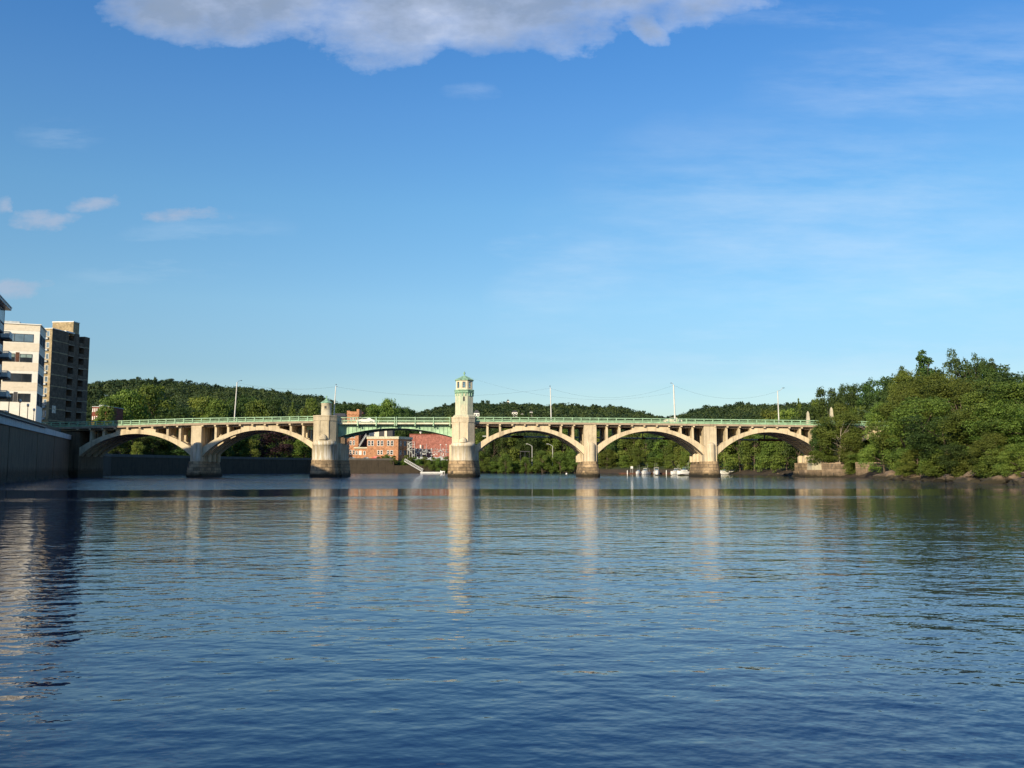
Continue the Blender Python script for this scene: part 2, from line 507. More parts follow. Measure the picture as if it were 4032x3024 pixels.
# plain piers between arches
def make_pier(pl, pr, nose_l, nose_r):
    xl, xr = X9(pl), X9(pr)
    cx = (XA(nose_l, 207.8) + XA(nose_r, 207.8)) / 2
    nr = (XA(nose_r, 207.8) - XA(nose_l, 207.8)) / 2
    zt = ZA(1817, BY)
    mb = MB()
    x = (xl + xr) / 2
    mb.box(xl, xr, 208.45, 211.2, zt, zb(x) - .01)
    for (y0, y1) in RIBS[1:]:
        mb.box(xl - .05, xr + .05, y0 - .1, y1 + .1, zt, zb(x) - .01)
    mb.box(xl + .5, xr - .5, 211.2, 221.0, zt, ZA(1765, BY))
    pier = mb.build('pier', M['pier'], bridge)
    # rounded pedestals at the springing of each rear rib
    for (y0, y1) in RIBS[1:]:
        for xx in (xl - .35, xr + .35):
            mb = MB()
            mb.lathe(xx, (y0 + y1) / 2, [(.55, zt - .1), (.55, ZA(1793, BY)), (.45, ZA(1790, BY) + .15), (.2, ZA(1787, BY) + .15), (0.0, ZA(1786, BY) + .15)], 14)
            mb.build('pedestal', M['pier'], pier)
    z1, z2 = ZA(1754, 207.8), ZA(1740, 207.8)
    mb = MB()
    prof = [(nr, zt - .2), (nr, z1)] + [(nr * math.cos(t), z1 + (z2 - z1) * math.sin(t)) for t in [math.pi / 2 * i / 7 for i in range(1, 8)]]
    mb.lathe(cx, 208.55, prof, 24, math.pi, 2 * math.pi)
    mb.build('cutwater', M['pier'], pier)
    mb = MB()
    hw = (xr - xl) / 2 + .35
    for k, (za, zbb, e) in enumerate([(-2.5, .9, .62), (.9, 1.7, .46), (1.7, 2.45, .34), (2.45, 3.1, .22), (3.1, zt, .06)]):
        w = hw + e - .2
        pts = [(x - w, 222.2 + e * .5), (x - w, 208.2)]
        for i in range(9):
            t = math.pi + math.pi * i / 8
            pts.append((x + w * math.cos(t), 208.2 + w * .8 * math.sin(t)))
        pts.append((x + w, 208.2)); pts.append((x + w, 222.2 + e * .5))
        pts = [pts[0]] + pts[2:]
        mb.prism(pts[::1], za, zbb)
    mb.build('foot', M['foot'], pier)
    return pier


make_pier(754, 794, 756, 792)
make_pier(2299, 2348, 2309, 2346)
make_pier(2771, 2820, 2783, 2818)

# abutments
mb = MB()
mb.box(X9(60), X9(313), 208.75, 222, -2, zb(X9(200)) - .6)
mb.build('abutment', M['wallgray'], bridge)
mb = MB()
mb.box(X9(3242), X9(3296), 208.7, 222, -2, zb(X9(3270)) - .01)
for (y0, y1) in RIBS:
    mb.lathe(X9(3215), (y0 + y1) / 2 - .4, [(.8, 1), (.8, ZA(1798, BY)), (.5, ZA(1792, BY)), (0.0, ZA(1790, BY))], 14)
mb.build('abutment', M['pier'], bridge)
mb = MB(); mb.box(X9(3716), X9(3900), 208.75, 222, -2, zb(X9(3800)) - .01)
mb.build('abutment', M['pier'], bridge)
mb = MB()
mb.box(X9(3200), X9(3262), 207.9, 222.3, -2, ZA(1822, BY)); mb.box(X9(3196), X9(3262), 207.5, 222.6, -2, 1.4)
mb.build('abutment_footing', M['foot'], bridge)

# pipe carried under the deck on the far side
mb = MB()
pz = ZA(1718, 223)
pcs = [(1900, 2014, 0), (2014, 2062, 1), (2062, 2166, 0), (2166, 2173, 1), (2173, 2530, 0), (2530, 2542, 1), (2542, 2610, 0), (2610, 2650, 1), (2650, 2985, 0), (2985, 3080, 1), (3080, 3140, 0)]
for a, b, m in pcs:
    mb.m = m
    mb.tube((XA(a, 223), 223, pz - (a - 1900) * .0008), (XA(b, 223), 223, pz - (b - 1900) * .0008), .19 if m == 0 else .30, n=10)
for a in range(1930, 3150, 120):
    mb.m = 1
    mb.box(XA(a, 223) - .05, XA(a, 223) + .05, 222.3, 223.1, pz - .9, zb(XA(a, 223)))
mb.build('utility_pipe', [M['steel'], M['rust']], bridge)


# ------------------------------------------------------------------ tower piers
def octo(cx, cy, h, full=True, yb=None):
    """octagon with apothem h; with yb the back half is stretched into a block reaching yb"""
    t = h * math.tan(math.pi / 8)
    if full: return [(cx - t, cy - h), (cx + t, cy - h), (cx + h, cy - t), (cx + h, cy + t), (cx + t, cy + h), (cx - t, cy + h), (cx - h, cy + t), (cx - h, cy - t)]
    a = h * .54
    return [(cx - h + a, cy - h), (cx + h - a, cy - h), (cx + h, cy - h + a), (cx + h, yb), (cx - h, yb), (cx - h, cy - h + a)]


def tower_pier(cx, h, y_top, mat, drum_y=(1741, 1811), dome=1726, second=None):
    fy = 205.1
    cy = fy + h
    zt = ZA(y_top, 206)
    zd0, zd1 = ZA(drum_y[1], 204.5), ZA(drum_y[0], 204.5)
    zband = ZA(y_top + 21, 206)
    mb = MB()
    mb.prism(octo(cx, cy, h - .1, False, 213.0), zd1 - .6, zband)
    mb.prism(octo(cx, cy, h, False, 213.05), zband, zt - .3)
    mb.prism(octo(cx, cy, h + .07, False, 213.1), zt - .3, zt)
    # shallow ribs on the nose faces
    mb.box(cx - 1.2, cx - .85, fy - .02, fy + .3, zd1 - .2, zband + .02)
    mb.box(cx + .85, cx + 1.2, fy - .02, fy + .3, zd1 - .2, zband + .02)
    tp = mb.build('tower_pier', mat, bridge)
    r = h + .0
    dcy = fy - .95 + r
    mb = MB()
    ze = ZA(dome, 204.5)
    prof = [(r, zd0), (r, zd1 - .75), (r + .1, zd1 - .72), (r + .12, zd1 - .12), (r + .02, zd1)]
    prof += [((r) * math.cos(t), zd1 + (ze - zd1) * math.sin(t)) for t in [math.pi / 2 * i / 7 for i in range(1, 8)]]
    mb.lathe(cx, dcy, prof, 32, math.pi, 2 * math.pi)
    mb.lathe(cx, fy - .05, [(1.0, ze - .3), (1.0, ze + .05), (.8, ze + .5), (.45, ze + .85), (0, ze + 1.05)], 16, math.pi, 2 * math.pi)
    mb.box(cx - r, cx + r, dcy, 213.5, zd0, zd1 - .05)
    mb.box(cx - h - .65, cx + h + .65, 209.3, 220.5, zd0 - .1, zd1 - .15)
    mb.build('cutwater', mat, tp)
    mb = MB()
    lv = [(-2.5, .7, .62), (.7, 1.5, .48), (1.5, 2.35, .38), (2.35, 3.2, .27), (3.2, zd0, .12)]
    for za, zz, e in lv:
        w = r + e
        pts = [(cx - w, 209.0)]
        for i in range(1, 12):
            t = math.pi + math.pi * i / 12
            pts.append((cx + w * math.cos(t), dcy + w * math.sin(t)))
        pts += [(cx + w, 209.0)]
        mb.prism(pts, za, zz)
        mb.box(cx - h - .65 - e * .6, cx + h + .65 + e * .6, 209.0, 221 + e, za, zz)
    mb.build('foot', M['foot'], tp)
    return tp, zt, cy


C1, C2 = (1282 - 1956) / F * 206.5, (1825 - 1956) / F * 206.5
tp1, zt1, cy1 = tower_pier(C1, 2.72, 1636, M['towerpier'])
tp2, zt2, cy2 = tower_pier(C2, 2.72, 1642, M['towerpier2'], (1746, 1813), 1737)

# left turret: round with a conical copper roof
Yt = 208.0
cx = XA(1282, Yt)
z0, z1 = zt1, ZA(1589, Yt)
mb = MB()
mb.lathe(cx, Yt, [(1.24, z0), (1.24, z0 + .18), (1.18, z0 + .2), (1.18, z1 - .3), (1.24, z1 - .25), (1.24, z1)], 32)
tu = mb.build('turret', M['turret'], bridge)
mb = MB()
za, zf = ZA(1569, Yt), ZA(1559.5, Yt)
hh = za - z1
mb.lathe(cx, Yt, [(1.30, z1 - .03), (1.42, z1 + .02), (1.40, z1 + .10), (1.05, z1 + .12 + hh * .25), (.62, z1 + hh * .55), (.28, z1 + hh * .85), (.12, za), (.09, za + .22), (.16, za + .28), (.20, za + .42), (.13, za + .56), (0, zf)], 12, smooth=False)
mb.build('roof', M['copper'], tu)
mb = MB()
mb.box(cx - .22, cx + .22, Yt - 1.23, Yt - 1.1, ZA(1611, Yt), ZA(1600.5, Yt))
w_ = mb.build('window', M['darkmetal'], tu)
mb = MB()
mb.box(cx - .32, cx + .32, Yt - 1.27, Yt - 1.1, ZA(1611, Yt) - .14, ZA(1611, Yt))
mb.build('sill', M['turret'], w_)

# right tower: octagonal shaft with a lantern room
Yt = 207.8
cx = XA(1827, Yt)
mb = MB()
h = 2.05
zc = ZA(1552, Yt)
mb.prism(octo(cx, Yt, h + .5), zt2, zt2 + .25)
mb.prism(octo(cx, Yt, h + .45), zt2 + .25, zt2 + .55, octo(cx, Yt, h + .05))
mb.prism(octo(cx, Yt, h), zt2 + .55, zc)
t8 = h * math.tan(math.pi / 8)
mb.box(cx - .42, cx - .22, Yt - h - .06, Yt - h + .05, zt2 + 1.5, zc)
mb.box(cx + .22, cx + .42, Yt - h - .06, Yt - h + .05, zt2 + 1.5, zc)
sh = mb.build('tower_shaft', M['shaft'], bridge)
mb = MB()
mb.box(cx - .2, cx + .2, Yt - h - .03, Yt - h + .1, ZA(1582, Yt), ZA(1564, Yt))
mb.build('slit_window', M['darkmetal'], sh)
zl = ZA(1536.5, Yt)
mb = MB()
mb.prism(octo(cx, Yt, h + .02), zc, zc + .25, octo(cx, Yt, h + .22))
mb.prism(octo(cx, Yt, h + .22), zc + .25, zc + .45)
mb.prism(octo(cx, Yt, h + .08), zc + .45, zl - .25)
mb.prism(octo(cx, Yt, h + .24), zl - .25, zl)
for i in range(8):
    a = math.pi / 4 * i + math.pi / 8
    for q in (-.35, .35):
        a2 = a - math.pi / 8 + q * .5
        rr = (h + .03) / math.cos(q * .5)
        mb.box(cx + rr * math.sin(a2) - .12, cx + rr * math.sin(a2) + .12, Yt - rr * math.cos(a2) - .12, Yt - rr * math.cos(a2) + .12, zc - .55, zc + .1)
mb.build('cornice', M['copper'], sh)
ze = ZA(1501, Yt)
hl = 1.92
s8 = hl * math.tan(math.pi / 8)
lan = MB()
panes = []
for i in range(8):
    a = math.pi / 4 * i
    def Tf(u, v, z, a=a): return (cx + u * math.cos(a) + (-hl + v) * -math.sin(a) * 1, Yt + u * math.sin(a) + (-hl + v) * math.cos(a), z)
    lan.T = Tf
    wz0, wz1 = zl + .42, ze - .28
    lan.box(-s8, -.36, 0, .2, zl, ze)
    lan.box(.36, s8, 0, .2, zl, ze)
    lan.box(-.36, .36, 0, .2, zl, wz0)
    lan.box(-.36, .36, 0, .2, wz1, ze)
    panes.append(Tf)
la = lan.build('lantern_room', M['lantern'], bridge)

mcl, nt = newmat('clear_glass')
g = N(nt, 'ShaderNodeBsdfGlossy', i_Roughness=.05)
tr = N(nt, 'ShaderNodeBsdfTransparent')
tr.inputs[0].default_value = (.8, .85, .85, 1)
ms = N(nt, 'ShaderNodeMixShader', i_Fac=.22)
nt.links.new(tr.outputs[0], ms.inputs[1]); nt.links.new(g.outputs[0], ms.inputs[2])
o_ = N(nt, 'ShaderNodeOutputMaterial'); nt.links.new(ms.outputs[0], o_.inputs[0])
M['clear'] = mcl
for i, Tf in enumerate(panes):
    mb = MB(Tf)
    for (a, b, c, d) in ((-.36, -.29, wz0, wz1), (.29, .36, wz0, wz1), (-.29, .29, wz0, wz0 + .07), (-.29, .29, wz1 - .07, wz1), (-.29, .29, (wz0 + wz1) / 2 - .03, (wz0 + wz1) / 2 + .03)):
        mb.box(a, b, .06, .12, c, d)
    w_ = mb.build('window', M['darkmetal'], la)
    mb = MB(Tf)
    mb.box(-.29, .29, .085, .095, wz0 + .07, wz1 - .07)
    mb.build('pane', M['clear'], w_)
zr, zf = ZA(1480, Yt), ZA(1461, Yt)
mb = MB()
mb.prism(octo(cx, Yt, hl + .14), ze, ze + .1)
mb.prism(octo(cx, Yt, hl + .26), ze + .1, ze + .22)
mb.prism(octo(cx, Yt, hl + .22), ze + .22, zr, octo(cx, Yt, .22))
for i in range(8):
    a = math.pi / 4 * i + math.pi / 8
    r0 = (hl + .22) / math.cos(math.pi / 8); r1 = .22 / math.cos(math.pi / 8)
    mb.tube((cx + r0 * math.cos(a), Yt + r0 * math.sin(a), ze + .22), (cx + r1 * math.cos(a), Yt + r1 * math.sin(a), zr), .05, n=5)
mb.build('roof', M['copper'], la)
mb = MB()
mb.lathe(cx, Yt, [(.2, zr - .05), (.12, zr + .15), (.1, zr + .3), (.24, zr + .42), (.27, zr + .6), (.2, zr + .78), (.08, zr + .92), (.05, zr + 1.0), (0, zf)], 14)
mb.build('finial', M['copper'], la)

# ------------------------------------------------------------------ green steel span
GY = 209.7
def gz(px):                                            # lower edge of the girder
    return ZA(1684.5 + 31 * ((px - 1556) / 213) ** 2, GY)
gx0, gx1 = 1330, 1782
pp = [gx0 + (gx1 - gx0) * i / 40 for i in range(41)]
zt_ = ZA(1671, GY)
mb = MB()
for y in (GY, 213.6, 217.4, 221.0):
    mb.strip_xz([(XA(p, GY), gz(p)) for p in pp], [(XA(p, GY), zt_) for p in pp], y, y + .05)
    mb.strip_xz([(XA(p, GY), gz(p) - .12) for p in pp], [(XA(p, GY), gz(p)) for p in pp], y - .25, y + .3)
gd = mb.build('girder', M['girder'], bridge)
mb = MB()
for i in range(30):
    p = 1340 + i * 15.6
    if p > 1775: break
    x = XA(p, GY)
    mb.box(x - .02, x + .02, GY - .13, GY - .002, gz(p), zt_)
for i in range(8):
    x = XA(1345 + i * 60, GY)
    p = 1345 + i * 60
    mb.box(x - .1, x + .1, GY + .06, 221, gz(p) + .15, gz(p) + .75)
mb.build('stiffeners', M['girder'], gd)
mb = MB()
zf0, zf1 = ZA(1670.5, 208.4), ZA(1664.5, 208.4)
mb.box(XA(1338, 208.4), XA(1778, 208.4), 208.3, 208.5, zf0, zf1)
mb.build('edge_beam', M['cream'], gd)
mb = MB()
mb.box(XA(1338, 208.4), XA(1778, 208.4), 208.5, 222, zf0 + .12, zf1 - .02)
mb.box(XA(1338, 208.4), XA(1778, 208.4), 209.9, 220.8, zf1 - .02, zf1 + .04)
mb.build('roadway', M['asphalt'], gd)
mb = MB()
zr0, zr1 = ZA(1658.5, 208.4), ZA(1643, 208.4)
for a, b in ((1340, 1553), (1560, 1772)):
    mb.box(XA(a, 208.4), XA(b, 208.4), 208.36, 208.44, zr1 - .14, zr1)
    mb.box(XA(a, 208.4), XA(b, 208.4), 208.36, 208.44, zr0 - .04, zr0 + .04)
    xa, xb = XA(a, 208.4), XA(b, 208.4)
    k = int((xb - xa) / .16)
    for i in range(k):
        x = xa + (xb - xa) * (i + .5) / k
        mb.box(x - .012, x + .012, 208.39, 208.41, zf1, zr1 - .14)
rl = mb.build('railing', M['girder'], bridge)
for p in (1407, 1480, 1553, 1560, 1634, 1706, 1771):
    x = XA(p, 208.2)
    b = MB()
    b.box(x - .09, x + .09, 208.1, 208.3, zf0 - .3, zr1 + .05)
    b.lathe(x, 208.2, [(0, zf0 - .5), (.16, zf0 - .42), (.19, zf0 - .25), (.12, zf0 - .05), (.09, zf0)], 10)
    po = b.build('post', M['girder'], rl)
    b = MB()
    b.add([(x - .05, 208.3, zf0 + .05), (x - .05, GY, zf0 + .05), (x - .05, GY, zf0 - 1.0), (x + .05, 208.3, zf0 + .05), (x + .05, GY, zf0 + .05), (x + .05, GY, zf0 - 1.0)],
          [(0, 1, 2), (5, 4, 3), (0, 3, 4, 1), (1, 4, 5, 2), (2, 5, 3, 0)])
    b.build('bracket', M['girder'], po)
mb = MB()
for a, b in ((1340, 1772),):
    mb.box(XA(a, 222), XA(b, 222), 222.0, 222.08, zr1 - .14, zr1)
    mb.box(XA(a, 222), XA(b, 222), 222.0, 222.08, zr0 - .04, zr0 + .04)
    for p in range(1345, 1772, 36): mb.box(XA(p, 222) - .07, XA(p, 222) + .07, 221.98, 222.12, zf0, zr1)
mb.build('far_railing', M['girder'], bridge)
# green gate plate beside the left tower pier
mb = MB()
mb.box(XA(1206, 211.3), XA(1240, 211.3), 211.3, 211.4, ZA(1692, 211), ZA(1678, 211))
mb.build('drain_plate', M['girder'], bridge)

# ------------------------------------------------------------------ street lamps on the bridge
lamps = []
LW = {
 919: (926, 1507, 'tall pale pole with dark lamp head, left of the round turret'),
 1311: (1318, 1522, 'tall pale pole rising directly behind the round copper roofed turret'),
 2171: (2168, 1527, 'tall pale pole standing over the first arch right of the lantern tower'),
 2660: (2656, 1514, 'thickest white pole, standing over the wide arch between the two plain right piers'),
 3070: (3068, 1538, 'slim pole with a curved arm, nearest to the stone obelisk'),
}
YL = 209.2
wire_pts = []
for p, (pt, yt, lb) in LW.items():
    x, xt = XA(p, YL), XA(pt, YL)
    z, zt = zb(x) + .42, ZA(yt, YL)
    t = root('street_lamp', (x, YL, z), lb, 'street lamp', 'street lamps along the bridge')
    wd = .20 if p == 2660 else .145
    mb = MB(); mb.tube((x, YL, z), (xt, YL, zt), wd, wd * .72, 12)
    mb.tube((x, YL, z), (x, YL, z + .3), wd * 1.6, wd * 1.6, 12)
    mb.build('pole', M['whitemetal'], t)
    mb = MB()
    if p == 3070:
        pts = [(xt + 1.15 * math.sin(a), YL, zt + .05 + .85 * (1 - math.cos(a))) for a in [i * .2 for i in range(8)]]
        mb.path([(xt, YL, zt - .1)] + pts, .05)
        mb.build('arm', M['steel'], t)
        mb = MB(); mb.lathe(0, 0, [(0, -.09), (.16, -.05), (.16, .02), (0, .08)], 12, sx=2.0)
        for i in range(len(mb.v)): v = mb.v[i]; mb.v[i] = (v[0] + pts[-1][0] + .3, v[1] + YL, v[2] + pts[-1][2])
        mb.build('lamp_head', M['darkmetal'], t)
    else:
        # arm reaches over the roadway, away from the river front
        dx = {919: .35, 1311: -.35, 2171: 0.05, 2660: -.1}[p]
        mb.path([(xt, YL, zt - .05), (xt + dx * .3, YL + .7, zt + .35), (xt + dx, YL + 1.9, zt + .62)], .055)
        if p in (1311,): mb.path([(xt, YL, zt - .05), (xt + .45, YL + .3, zt - .0)], .04)
        mb.build('arm', M['steel'], t)
        mb = MB(); mb.lathe(0, 0, [(0, -.11), (.17, -.06), (.17, .03), (0, .1)], 12, sy=2.0)
        for i in range(len(mb.v)): v = mb.v[i]; mb.v[i] = (v[0] + xt + dx, v[1] + YL + 2.2, v[2] + zt + .64)
        mb.build('lamp_head', M['darkmetal'], t)
    wire_pts.append((xt, YL, zt - .1))


def cable(a, b, sag, label, r=.012):
    pts = []
    for i in range(25):
        t = i / 24
        pts.append((a[0] + (b[0] - a[0]) * t, a[1] + (b[1] - a[1]) * t, a[2] + (b[2] - a[2]) * t - 4 * sag * t * (1 - t)))
    c = Vector(((a[0] + b[0]) / 2, a[1], 12.0))
    mb = MB(); mb.path(pts, r, 5)
    o = mb.build('overhead_cable', M['darkmetal'])
    tag(o, label, 'cable', 'overhead cables between the bridge lamps')


names = ['cable sagging from the pole over the second arch to the pole behind the round turret',
         'cable passing the lantern tower from the turret pole to the next pole',
         'cable sagging between the two poles right of the lantern tower',
         'cable from the thickest white pole to the curved arm lamp near the obelisks']
for i in range(4): cable(wire_pts[i], wire_pts[i + 1], (1.0, 2.0, 2.6, 2.4)[i], names[i])
b1 = at(1870, 1518, 221); b2 = at(2656, 1545, 221); b3 = at(3080, 1562, 221)
cable((C2 + 1.0, 213, 24), b2, 3.4, 'faint lower cable on the far side of the bridge, right of the lantern tower', .010)

# ------------------------------------------------------------------ river outline and terrain
LE = [(-20.7, -400), (-20.7, 0), (-99.6, 209), (-104, 222), (-118, 275), (-104, 330), (-80, 380), (-22, 400)]
RE = [(5, 394), (35, 386), (50, 352), (64, 335), (80, 318), (80, 260), (77, 209), (75, 180), (70, 158), (68, 130), (66, 110), (66, 60), (64, -400)]
RIV = LE + RE


def sdist(px, py):
    """distance to the river outline, negative on the water, and True where the nearest edge is the left bank"""
    d = np.full(px.shape, 1e9)
    left = np.zeros(px.shape, bool)
    inside = np.zeros(px.shape, bool)
    n = len(RIV)
    for i in range(n):
        ax, ay = RIV[i]; bx, by = RIV[(i + 1) % n]
        ex, ey = bx - ax, by - ay
        t = np.clip(((px - ax) * ex + (py - ay) * ey) / (ex * ex + ey * ey), 0, 1)
        q = np.hypot(px - ax - t * ex, py - ay - t * ey)
        m = q < d
        d = np.where(m, q, d)
        left = np.where(m, i < len(LE) - 1, left)
        c = ((ay > py) != (by > py))
        xx = ax + (py - ay) * ex / (ey if abs(ey) > 1e-9 else 1e-9)
        inside ^= c & (px < xx)
    return np.where(inside, -d, d), left


# skyline of the wooded ridges as seen up the river: (column, row) and how far away each ridge stands
SKY = [(-400, 1500), (350, 1500), (450, 1492), (590, 1488), (700, 1496), (830, 1506), (950, 1516), (1060, 1526), (1140, 1541), (1250, 1551), (1330, 1576), (1400, 1581), (1480, 1588),
       (1560, 1602), (1640, 1618), (1700, 1608), (1760, 1594), (1800, 1586), (1860, 1585), (2030, 1585), (2130, 1590), (2240, 1588), (2370, 1598), (2440, 1597), (2520, 1615), (2600, 1630),
       (2640, 1634), (2700, 1618), (2760, 1596), (2800, 1587), (2850, 1593), (2930, 1580), (3000, 1586), (3080, 1580), (3200, 1575), (3300, 1585), (3400, 1600), (4400, 1600)]
SKX = np.array([p for p, y in SKY], float)
SKT = np.array([(1845 - y) / F for p, y in SKY])
RYX = np.array([-400, 1300, 1500, 1620, 1700, 2500, 2620, 2700, 3100, 4400], float)
RYY = np.array([800, 800, 850, 900, 1000, 1000, 950, 850, 800, 800], float)
TREEH = 15.5


def terrain_h(x, y):
    x = np.asarray(x, float); y = np.asarray(y, float)
    d, left = sdist(x, y)
    h = np.where(d < 0, -2.5, 0)
    hl = np.clip((d - 1.0) / 3.0, 0, 1) * np.where(y < 222, 8.2, 5.6 )
    rr = np.clip(d, 0, 400)
    hr = np.where(y < 200, np.interp(rr, [0, 2, 6, 14, 40, 110, 400], [-.4, .5, 2.2, 3.6, 8, 20, 30]), np.interp(rr, [0, 2, 6, 14, 60, 400], [-.4, .4, 1.6, 3.0, 8, 14]))
    h = np.where(d < 0, np.maximum(-2.5, -.4 + d * .5), np.where(left, hl, hr))
    yy = np.maximum(y, 50)
    px = 1956 + F * x / yy
    ry = np.interp(px, RYX, RYY)
    H = np.interp(px, SKX, SKT) * ry + 2 - TREEH
    s = np.clip((y - 430) / (ry - 430), 0, 1)
    s = s * s * (3 - 2 * s) * .55 + s * .45
    hill = H * s * np.where(y > ry, np.clip(1 - (y - ry) / 900, 0.3, 1), 1)
    wob = 3.0 * np.sin(x * .021 + 1.3) * np.sin(y * .017) + 2 * np.sin(x * .05 + y * .03)
    hill = hill + wob * np.clip(s, 0, 1) * np.clip((ry - y) / 80, 0, 1)
    return np.where((y > 430), np.maximum(h, hill), h)


def th(x, y): return float(terrain_h(np.array([x]), np.array([y]))[0])


def grid_axis(parts):
    out = []
    for a, b, s in parts:
        out += list(np.arange(a, b, s))
    out.append(parts[-1][1])
    return np.array(out)


gxa = grid_axis([(-1400, -400, 40), (-400, -130, 12), (-130, 110, 3), (110, 400, 12), (400, 1400, 40)])
gya = grid_axis([(-400, 0, 40), (0, 90, 8), (90, 420, 3.5), (420, 1050, 12), (1050, 2400, 60)])
GX, GY_ = np.meshgrid(gxa, gya)
GZ = terrain_h(GX, GY_)
nx, ny = len(gxa), len(gya)
me = bpy.data.meshes.new('ground')
co = np.stack([GX.ravel(), GY_.ravel(), GZ.ravel()], 1)
ii = np.arange(nx * ny).reshape(ny, nx)
fa = np.stack([ii[:-1, :-1].ravel(), ii[:-1, 1:].ravel(), ii[1:, 1:].ravel(), ii[1:, :-1].ravel()], 1)
me.from_pydata(co.tolist(), [], fa.tolist())
me.polygons.foreach_set('use_smooth', [True] * len(fa))
m, nt = newmat('wooded_ground')
pos = N(nt, 'ShaderNodeNewGeometry').outputs['Position']
sep = N(nt, 'ShaderNodeSeparateXYZ'); nt.links.new(pos, sep.inputs[0])
gcol = ramp(nt, noise(nt, pos, .12, 8, .7), [(.3, (.02, .035, .012)), (.55, (.045, .065, .02)), (.75, (.09, .10, .035))])
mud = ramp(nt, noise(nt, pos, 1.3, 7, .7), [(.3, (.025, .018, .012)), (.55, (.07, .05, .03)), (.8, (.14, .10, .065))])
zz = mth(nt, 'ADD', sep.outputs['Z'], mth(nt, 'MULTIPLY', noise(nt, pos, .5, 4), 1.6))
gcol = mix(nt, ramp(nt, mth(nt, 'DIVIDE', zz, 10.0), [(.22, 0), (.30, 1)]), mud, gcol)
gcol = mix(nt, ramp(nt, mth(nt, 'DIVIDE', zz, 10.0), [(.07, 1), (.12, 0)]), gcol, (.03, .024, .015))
finish(nt, gcol, .95, bump=noise(nt, pos, 1.5, 6, .7), bdist=.25)
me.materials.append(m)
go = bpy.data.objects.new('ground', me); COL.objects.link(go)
tag(go, kind='structure')

# ------------------------------------------------------------------ water
m, nt = newmat('river_water')
pos = N(nt, 'ShaderNodeNewGeometry').outputs['Position']


def grad(sx, sy, k, detail=2, rough=.5, off=0.0, warp=None):
    q = scaled(nt, sx, sy, 1, pos)
    a = N(nt, 'ShaderNodeVectorMath', operation='ADD'); nt.links.new(q, a.inputs[0]); a.inputs[1].default_value = (off, off * .7, off)
    q = a.outputs[0]
    e = .12
    def nz(dx, dy):
        b = N(nt, 'ShaderNodeVectorMath', operation='ADD'); nt.links.new(q, b.inputs[0]); b.inputs[1].default_value = (dx, dy, 0)
        n = N(nt, 'ShaderNodeTexNoise', noise_dimensions='2D', i_Scale=1.0, i_Detail=detail, i_Roughness=rough)
        nt.links.new(b.outputs[0], n.inputs['Vector'])
        return n.outputs['Fac']
    n0, n1, n2 = nz(0, 0), nz(e, 0), nz(0, e)
    # true slope of one height field whose x and y frequencies differ
    gx = mth(nt, 'MULTIPLY', mth(nt, 'SUBTRACT', n1, n0), k / e * (sx / sy))
    gy = mth(nt, 'MULTIPLY', mth(nt, 'SUBTRACT', n2, n0), k / e)
    return gx, gy


L1 = grad(.30, .50, .015, 2, .45, 3.1)
L2 = grad(1.6, 2.3, .034, 2, .5, 17.0)
L3 = grad(5.0, 6.5, .026, 2, .55, 41.0)
calm = N(nt, 'ShaderNodeTexNoise', i_Scale=1.0, i_Detail=3.0)
nt.links.new(scaled(nt, .012, .045, 1, pos), calm.inputs['Vector'])
amp = ramp(nt, calm.outputs['Fac'], [(.35, .7), (.5, 1.0), (.65, 1.4)])
sepw = N(nt, 'ShaderNodeSeparateXYZ'); nt.links.new(pos, sepw.inputs[0])
band = N(nt, 'ShaderNodeTexNoise', i_Scale=1.0, i_Detail=2.0)
nt.links.new(scaled(nt, .014, .004, 1, pos), band.inputs['Vector'])
yb = mth(nt, 'ADD', sepw.outputs['Y'], mth(nt, 'MULTIPLY', mth(nt, 'SUBTRACT', band.outputs['Fac'], .5), 26.0))
# wind: calm and ruffled reaches of the river, values are wave strength / 8
wind = ramp(nt, mth(nt, 'DIVIDE', yb, 220.0), [(.03, .23), (.12, .14), (.25, .10), (.262, .28), (.278, .28), (.29, .06), (.385, .05), (.40, .65), (.75, 1.0), (.9, .5)])
lee = N(nt, 'ShaderNodeMapRange', clamp=True); nt.links.new(sepw.outputs['X'], lee.inputs[0])
lee.inputs[1].default_value = 8; lee.inputs[2].default_value = 42; lee.inputs[3].default_value = 1.0; lee.inputs[4].default_value = .42
amp2 = mth(nt, 'MULTIPLY', mth(nt, 'MULTIPLY', mth(nt, 'MULTIPLY', wind, 8.0), amp), lee.outputs[0])
gx = mth(nt, 'MULTIPLY', mth(nt, 'ADD', mth(nt, 'ADD', L1[0], L2[0]), L3[0]), amp2)
gy = mth(nt, 'MULTIPLY', mth(nt, 'ADD', mth(nt, 'ADD', L1[1], L2[1]), L3[1]), amp2)
cb = N(nt, 'ShaderNodeCombineXYZ')
nt.links.new(mth(nt, 'MULTIPLY', gx, -1), cb.inputs[0]); nt.links.new(mth(nt, 'MULTIPLY', gy, -1), cb.inputs[1]); cb.inputs[2].default_value = 1
nn = N(nt, 'ShaderNodeVectorMath', operation='NORMALIZE'); nt.links.new(cb.outputs[0], nn.inputs[0])
p = N(nt, 'ShaderNodeBsdfPrincipled', i_Roughness=.035)
p.inputs['Base Color'].default_value = (.005, .022, .068, 1)
p.inputs['IOR'].default_value = 1.34
nt.links.new(nn.outputs[0], p.inputs['Normal'])
o = N(nt, 'ShaderNodeOutputMaterial'); nt.links.new(p.outputs[0], o.inputs[0])
mb = MB(); mb.add([(-1500, -400, 0), (1500, -400, 0), (1500, 1200, 0), (-1500, 1200, 0)], [(0, 1, 2, 3)])
wo = mb.build('water', m); tag(wo, kind='structure')

